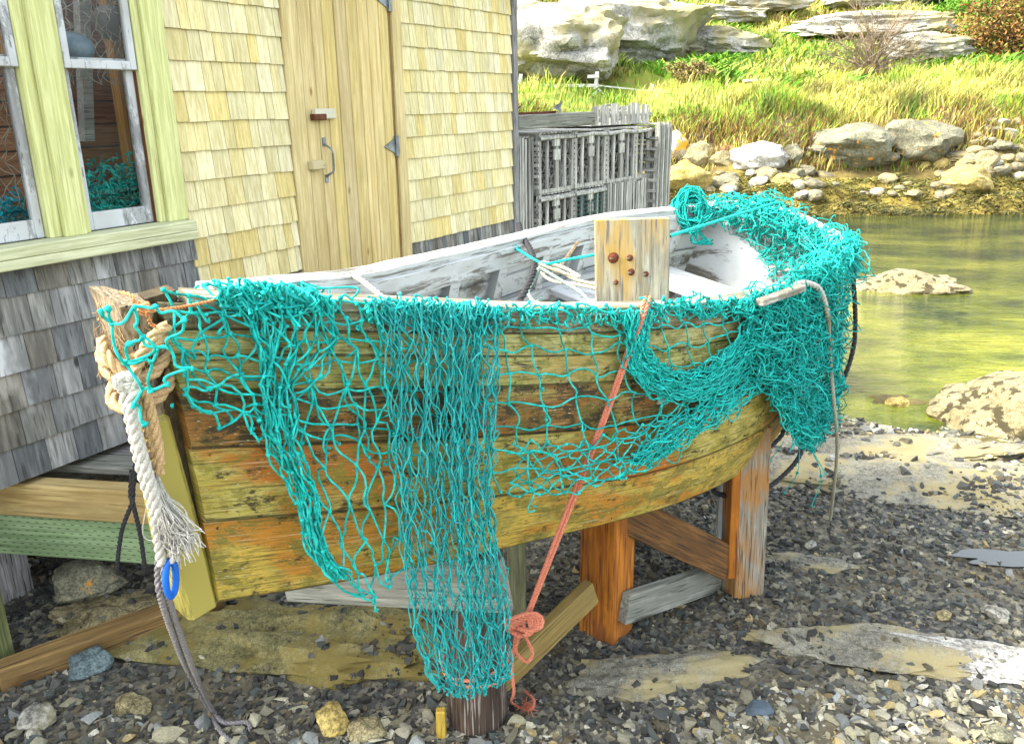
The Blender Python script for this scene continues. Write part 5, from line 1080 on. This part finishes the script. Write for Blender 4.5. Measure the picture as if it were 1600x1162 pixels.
tangle(q, [(1075, 300), (1095, 285), (1140, 290), (1190, 305), (1230, 325)], 26, .04, .0025, seed=1)
tangle(q, [(1125, 345), (1150, 345), (1180, 350)], 6, .04, .0025, seed=2)
tangle(q, [(1180, 310), (1230, 335), (1290, 360), (1325, 372), (1345, 400)], 22, .04, .0025, seed=3)
tangle(q, [(1180, 462), (1230, 455), (1280, 430), (1330, 410), (1345, 450), (1345, 520)], 26, .045, .0025, seed=4, mode='side', off=.06)
tangle(q, [(1200, 500), (1250, 540), (1300, 560), (1290, 620), (1262, 670), (1240, 620), (1215, 570)], 34, .045, .0025, seed=5, mode='side', off=.06, col=(.35, 1.1))
tangle(q, [(1348, 470), (1350, 520), (1338, 560)], 6, .04, .0025, seed=6, mode='side', off=.03)
# single threads trailing below
for (x0, y0, x1, y1) in ((1262, 690, 1268, 790), (1250, 690, 1225, 770), (1290, 640, 1310, 700), (1262, 700, 1290, 740), (1225, 690, 1200, 740)):
    a = at_y(x0, y0, 3.9); c_ = at_y(x1, y1, 3.9); m_ = (a + c_) / 2 + r.normal(0, .03, 3); q.tubes(crom([a, m_, c_], 14)[None], .0025, 4); knots(q, np.array([m_, c_]), .008, r, np.ones((2, 3)))
tag(q.build('fishing_net', teal, smooth=True), 'tangled teal net heaped over the stern corner and hanging down behind', 'fishing net')
# 4. coil of teal line
q = MB(); cc = at_y(1080, 328, 4.35); r = np.random.default_rng(95)
for k in range(70):
    a_ = np.linspace(r.uniform(0, 1), r.uniform(5.6, 6.8), 18); rx, rz = .085 * r.uniform(.35, 1.2), .10 * r.uniform(.4, 1.2)
    P = cc + np.stack([np.cos(a_) * rx, np.sin(a_ * 1) * .03 + r.normal(0, .03), np.sin(a_) * rz], 1) + r.normal(0, .008, (18, 3)) * .5; q.tubes(P[None], .0032, 5, col=np.ones((1, 3)) * r.uniform(.5, 1.2))
for k in range(16):
    P = np.array([cc + [r.uniform(-.03, .05), -.02, -.06], cc + [r.uniform(.0, .10), -.03, -.16], at_y(1102 + r.uniform(-8, 14), 378 + r.uniform(-6, 6), 4.3)]); q.tubes(crom(P, 12)[None], .0040, 5, col=np.ones((1, 3)) * r.uniform(.5, 1.2))
tag(q.build('line_coil', teal, smooth=True), 'bundled coil of teal line hung on the far gunwale near the stern', 'line coil')

# ================================================================= ROPES
def ropemat(name, c, d, rough=.85):
    m, t, b = NT(name); g = G(t); n = g.noise(g.coord('Object'), 220, 3, .6); g.l(g.mix(g.ramp(n, [(.3, 0), (.65, 1)]), d, c), b.inputs['Base Color']); b.inputs['Roughness'].default_value = rough; g.bump(n, .4, .002, b); return m
RM = dict(orange=ropemat('orange_rope', (.72, .25, .14), (.45, .12, .06)), black=ropemat('black_rope', (.05, .05, .05), (.015, .015, .015)), tan=ropemat('tan_rope', (.66, .46, .22), (.36, .22, .09)), white=ropemat('white_rope', (.66, .64, .55), (.38, .36, .29)), grey=ropemat('grey_rope', (.30, .28, .26), (.12, .11, .11)), greygreen=ropemat('grey_green_rope', (.42, .40, .28), (.20, .19, .12)), mint=ropemat('mint_rope', (.36, .55, .46), (.25, .3, .22)), cream=ropemat('cream_rope', (.68, .64, .46), (.45, .42, .28)), twine=ropemat('orange_twine', (.80, .34, .12), (.5, .16, .05)))
def rope(name, paths, rad, mat, label, pitch=None, strands_=3, extra=None, cat='rope'):
    q = MB()
    for P in paths: rope_mb(q, np.array([np.array(p_) for p_ in P]), rad, pitch, strands_)
    if extra: extra(q)
    return tag(q.build(name, mat, smooth=True), label, cat)
# orange mooring rope
a = cast(1004, 484, .03); a_in = a + [0.02, .10, .0]; k0 = at_y(822, 962, 2.44)
def orange_extra(q):
    r = np.random.default_rng(5); c_ = at_y(812, 972, 2.42)
    for k in range(7):
        w_ = c_ + np.array([[math.cos(t_) * (.028 + .006 * k % 3) + .004 * k - .012, -.012 + math.sin(t_ * 2) * .014, math.sin(t_) * (.020 + .004 * (k % 4)) + .005 * k - .02] for t_ in np.linspace(0, 5.6, 12) + k * .7]); rope_mb(q, w_, .0075)
    rope_mb(q, [at_y(815, 985, 2.42), at_y(806, 1015, 2.42), at_y(822, 1033, 2.42), at_y(832, 1020, 2.42), at_y(820, 992, 2.42)], .006)
    pc = at_z(745, 1135, 0) + np.array([0, .06, 0])
    for z_ in (.255, .225): rope_mb(q, [pc + np.array([math.cos(t_) * .122, math.sin(t_) * .122, z_ + (.02 if z_ > .24 else -.006) * math.cos(t_)]) for t_ in np.linspace(0, 6.28, 20)], .007)
    rope_mb(q, [at_y(806, 990, 2.45), at_y(800, 1040, 2.45), at_y(803, 1080, 2.46), at_z(800, 1098, .02), at_z(828, 1108, .02), at_z(834, 1092, .03), at_z(818, 1078, .02)], .006)
    for k in range(40):
        e_ = at_z(826, 1104, .03) + r.normal(0, .02, 3) * [1, 1, .4]; q.tubes(np.array([at_z(822, 1098, .03), (at_z(822, 1098, .03) + e_) / 2 + r.normal(0, .006, 3), e_])[None], .0012, 3)
rope('orange_rope', [[a_in, a + [0, 0, .01], a + (k0 - a) * .3 + [.004, 0, .0], a + (k0 - a) * .65, k0], [a_in + [.012, 0, 0], a + [.012, -.004, .008], a + (k0 - a) * .35 + [.011, -.002, -.010], a + (k0 - a) * .7 + [.010, 0, -.006], k0 + [.008, 0, 0]]], .0066, RM['orange'], 'faded orange double rope tied from the rail down to the dark pile', extra=orange_extra)
rope('black_rope', [[at_y(811, 350, 3.60), at_y(815, 366, 3.42), at_y(830, 393, 3.2), at_y(834, 420, 3.02), at_y(822, 452, 2.86), at_y(806, 480, 2.75), at_y(800, 500, 2.7)]], .0125, RM['black'], 'black twisted rope lying over the far gunwale and into the boat')
rope('black_rope', [[hull(1., .0, 1, .07) + up_ * .02, hull(1., .12, 1, .09), at_y(1334, 540, 4.05), at_y(1300, 630, 4.02), at_y(1262, 685, 4.0), at_y(1243, 722, 3.9), at_y(1205, 758, 3.75), at_y(1160, 776, 3.6), at_y(1120, 770, 3.5), at_y(1112, 752, 3.6)], [at_y(1229, 655, 4.05), at_y(1220, 682, 4.05), at_y(1195, 702, 4.0), at_y(1175, 712, 4.0)]], .0125, RM['black'], 'black rope looping under the stern behind the far post')
gr_ = rope('grey_rope', [[cast(1294, 490, .15), cast(1297, 560, .13), at_y(1304, 640, 3.45), at_y(1308, 700, 3.6), at_y(1302, 770, 3.9), at_z(1297, 812, .01)]], .0085, RM['greygreen'], 'grey rope with a white end hanging from the stern net to the shingle', pitch=.05)
q = MB(); rope_mb(q, np.array([cast(1232, 452, .06), cast(1246, 444, .12), cast(1264, 443, .13), cast(1282, 455, .15), cast(1294, 492, .152)]), .012); o = q.build('rope_end', RM['white'], smooth=True); o.parent = gr_; o['label'] = 'white end of the rope'
def SY(py): return 1.555 + (1.735 - 1.555) * (py - 460) / 480
def SP(px, py, d=0): return at_y(px, py, SY(py) - d)
def stem_wraps(q):
    r = np.random.default_rng(12)
    for hz, ph in ((-.10, 0), (-.135, .7), (-.205, .3)):
        P_ = [BP(-.040 + (BR0 + .035) * .8 * ((.045 - hz) / .725) + .034 * (1 - (.045 - hz) / .725) + .058 * math.cos(t_), .056 * math.sin(t_), hz + .03 * math.cos(t_ + ph)) for t_ in np.linspace(0, 2 * math.pi, 18)]
        rope_mb(q, P_, .0145)
    for k in range(220):      # loose brown fibres on the stem head
        a_ = BP(r.uniform(-.045, .045), r.choice([-1, 1]) * .032, r.uniform(-.14, -.012)); q.tubes(crom([a_, a_ + r.normal(0, .006, 3) + [0, 0, -.02], a_ + r.normal(0, .010, 3) + [0, 0, -.045]], 7)[None], .0011, 3)
rope('tan_rope', [[SP(160, 530, -.06), SP(162, 548, -.02), SP(180, 572, 0), SP(205, 598, .0), SP(222, 640), SP(235, 685), SP(244, 722), SP(250, 740)], [SP(262, 508, -.03), SP(240, 525, .0), SP(224, 548), SP(214, 572), SP(205, 590, .01)], [SP(222, 600), SP(236, 645), SP(246, 690), SP(250, 725)]], .0115, RM['tan'], 'tan twisted rope wound round the stem head', extra=stem_wraps)
def fray(q):
    r = np.random.default_rng(4); s_ = SP(248, 790, .015)
    for k in range(260):
        e_ = SP(285 + r.normal(0, 14), 850 + r.normal(0, 12), .02 + r.normal(0, .01)); m_ = s_ * .45 + e_ * .55 + r.normal(0, .010, 3) + [-.002, 0, .012]
        q.tubes(crom([SP(240 + r.uniform(-8, 8), 765 + r.uniform(-25, 15), .01), m_, m_ * .5 + e_ * .5 + r.normal(0, .008, 3), e_ + r.normal(0, .008, 3)], 16)[None], .0012, 3)
    for k in range(5):
        w_ = [SP(196 + r.uniform(-8, 8) + 9 * math.cos(t_ + k), 596 + r.uniform(-3, 3) + 9 * math.sin(t_ + k), .025) for t_ in np.linspace(0, 4.5, 7)]; rope_mb(q, w_, .009)
rope('white_rope', [[SP(188, 590, .02), SP(198, 625, .02), SP(206, 665, .02), SP(216, 710, .02), SP(226, 750, .02), SP(238, 785, .02), SP(246, 830, .02), SP(253, 880, .02)], [SP(214, 600, .02), SP(206, 630, .03), SP(214, 680, .03), SP(228, 730, .03), SP(240, 770, .03), SP(255, 815, .02), SP(268, 845, .01), SP(272, 875, .01)]], .0125, RM['white'], 'thick white rope on the stem ending in a frayed brush', pitch=.075, extra=fray)
g0 = at_z(345, 1140, .02)
rope('grey_rope', [[SP(262, 800, -.01), SP(250, 850, 0), SP(247, 900), SP(252, 935), SP(268, 985, -.12), SP(290, 1040, -.30), at_z(322, 1100, .05), at_z(345, 1142, .02), at_z(372, 1165, .02)], [SP(255, 870, 0), SP(260, 925, .0), SP(278, 980, -.12), SP(304, 1050, -.32), at_z(330, 1105, .05), at_z(350, 1128, .02), at_z(385, 1128, .02), at_z(392, 1140, .02)]], .0085, RM['grey'], 'grey twisted double rope hanging from the bow onto the stones')
q = MB(); P = np.array([at_y(267 + 8.0 * math.cos(t_) * (1 if abs(math.sin(t_)) < .8 else .8), 903 - 29 * math.sin(t_), 1.70 + .012 * math.cos(t_)) for t_ in np.linspace(0, 2 * math.pi, 30)]); q.tubes(P[None], .0078, 10)
tag(q.build('rope_ring', plain('blue_ring_plastic', (.0, .13, .58), .5, var=.1, bump=0), smooth=True), 'bright blue plastic ring on the bow ropes', 'ring')
bk = 2.88
rope('black_rope', [[at_y(212, 720, bk), at_y(208, 760, bk), at_y(206, 785, bk), at_y(190, 830, bk), at_y(183, 888, bk + .02), at_y(188, 895, bk + .1)], [at_y(206, 735, bk), at_y(204, 770, bk), at_y(208, 788, bk - .02), at_y(219, 835, bk), at_y(226, 888, bk + .02), at_y(224, 895, bk + .1)]], .009, RM['black'], 'thin black cord looped round the green treated plank')
rope('white_rope', [[at_y(506, 436, 2.40), at_y(530, 431, 2.30), at_y(556, 433, 2.25), at_y(580, 450, 2.2), at_y(602, 468, 2.15), at_y(625, 486, 2.1)]], .0075, RM['cream'], 'pale rope lying over the far gunwale in front of the door')
q = MB(); q.tubes(crom([at_y(750, 386, 3.35), at_y(768, 380, 3.32), at_y(788, 380, 3.28), at_y(812, 392, 3.2), at_y(832, 404, 3.1), at_y(852, 412, 3.0), at_y(890, 405, 2.9), at_y(934, 397, 2.8)], 60)[None], .0055, 6); q.tubes(crom([at_y(1046, 369, 2.95), at_y(1100, 352, 3.3), at_y(1160, 333, 3.7), at_y(1215, 316, 4.0)], 40)[None], .0062, 6); q.tubes(crom([at_y(760, 384, 3.36), at_y(790, 376, 3.3), at_y(812, 388, 3.24)], 30)[None], .005, 6)
tag(q.build('teal_line', teal, smooth=True), 'taut teal line crossing the boat from the far rail to the stern', 'line')
rope('mooring_line', [[at_y(846, 415, 3.02), at_y(870, 422, 3.0), at_y(900, 437, 2.95), at_y(936, 445, 2.9)], [at_y(838, 420, 3.02), at_y(862, 438, 2.98), at_y(900, 444, 2.93), at_y(938, 452, 2.88)], [at_y(842, 412, 3.0), at_y(885, 428, 2.97), at_y(905, 432, 2.95), at_y(880, 418, 3.0), at_y(850, 410, 3.02)]], .0065, RM['cream'], 'cream rope looped inside the boat left of the bolted board')
rope('mooring_line', [[at_y(848, 408, 3.02), at_y(838, 430, 3.0), at_y(826, 455, 2.95), at_y(836, 472, 2.9), at_y(848, 464, 2.9)], [at_y(844, 418, 3.0), at_y(880, 440, 2.95), at_y(905, 455, 2.9), at_y(922, 472, 2.85), at_y(930, 486, 2.8)]], .0065, RM['mint'], 'mint green rope tangled with the cream one inside the boat')
rope('twine', [[SP(190, 456, -.02), SP(206, 462, .0), SP(212, 478, .01), SP(224, 486, .02), SP(262, 483, .0), SP(300, 477, -.1), SP(340, 468, -.2), SP(372, 458, -.3)], [SP(216, 470, .01), SP(230, 492, .02), SP(236, 506), SP(250, 512, -.05)], [SP(215, 480, .02), SP(232, 474, .02), SP(228, 490, .02), SP(214, 486, .02), SP(226, 478, .02)], [at_y(290, 466, 1.75), at_y(300, 458, 1.75), at_y(318, 460, 1.78), at_y(306, 466, 1.76)]], .0040, RM['twine'], 'orange twine knotted round the stem head and along the rail', strands_=2)
tag(beam('driftwood_stick', at_y(866, 428, 3.2), at_y(905, 376, 3.3), .018, .012, STM, bevel=.006), 'brown bark stick wedged under the far gunwale', 'stick')
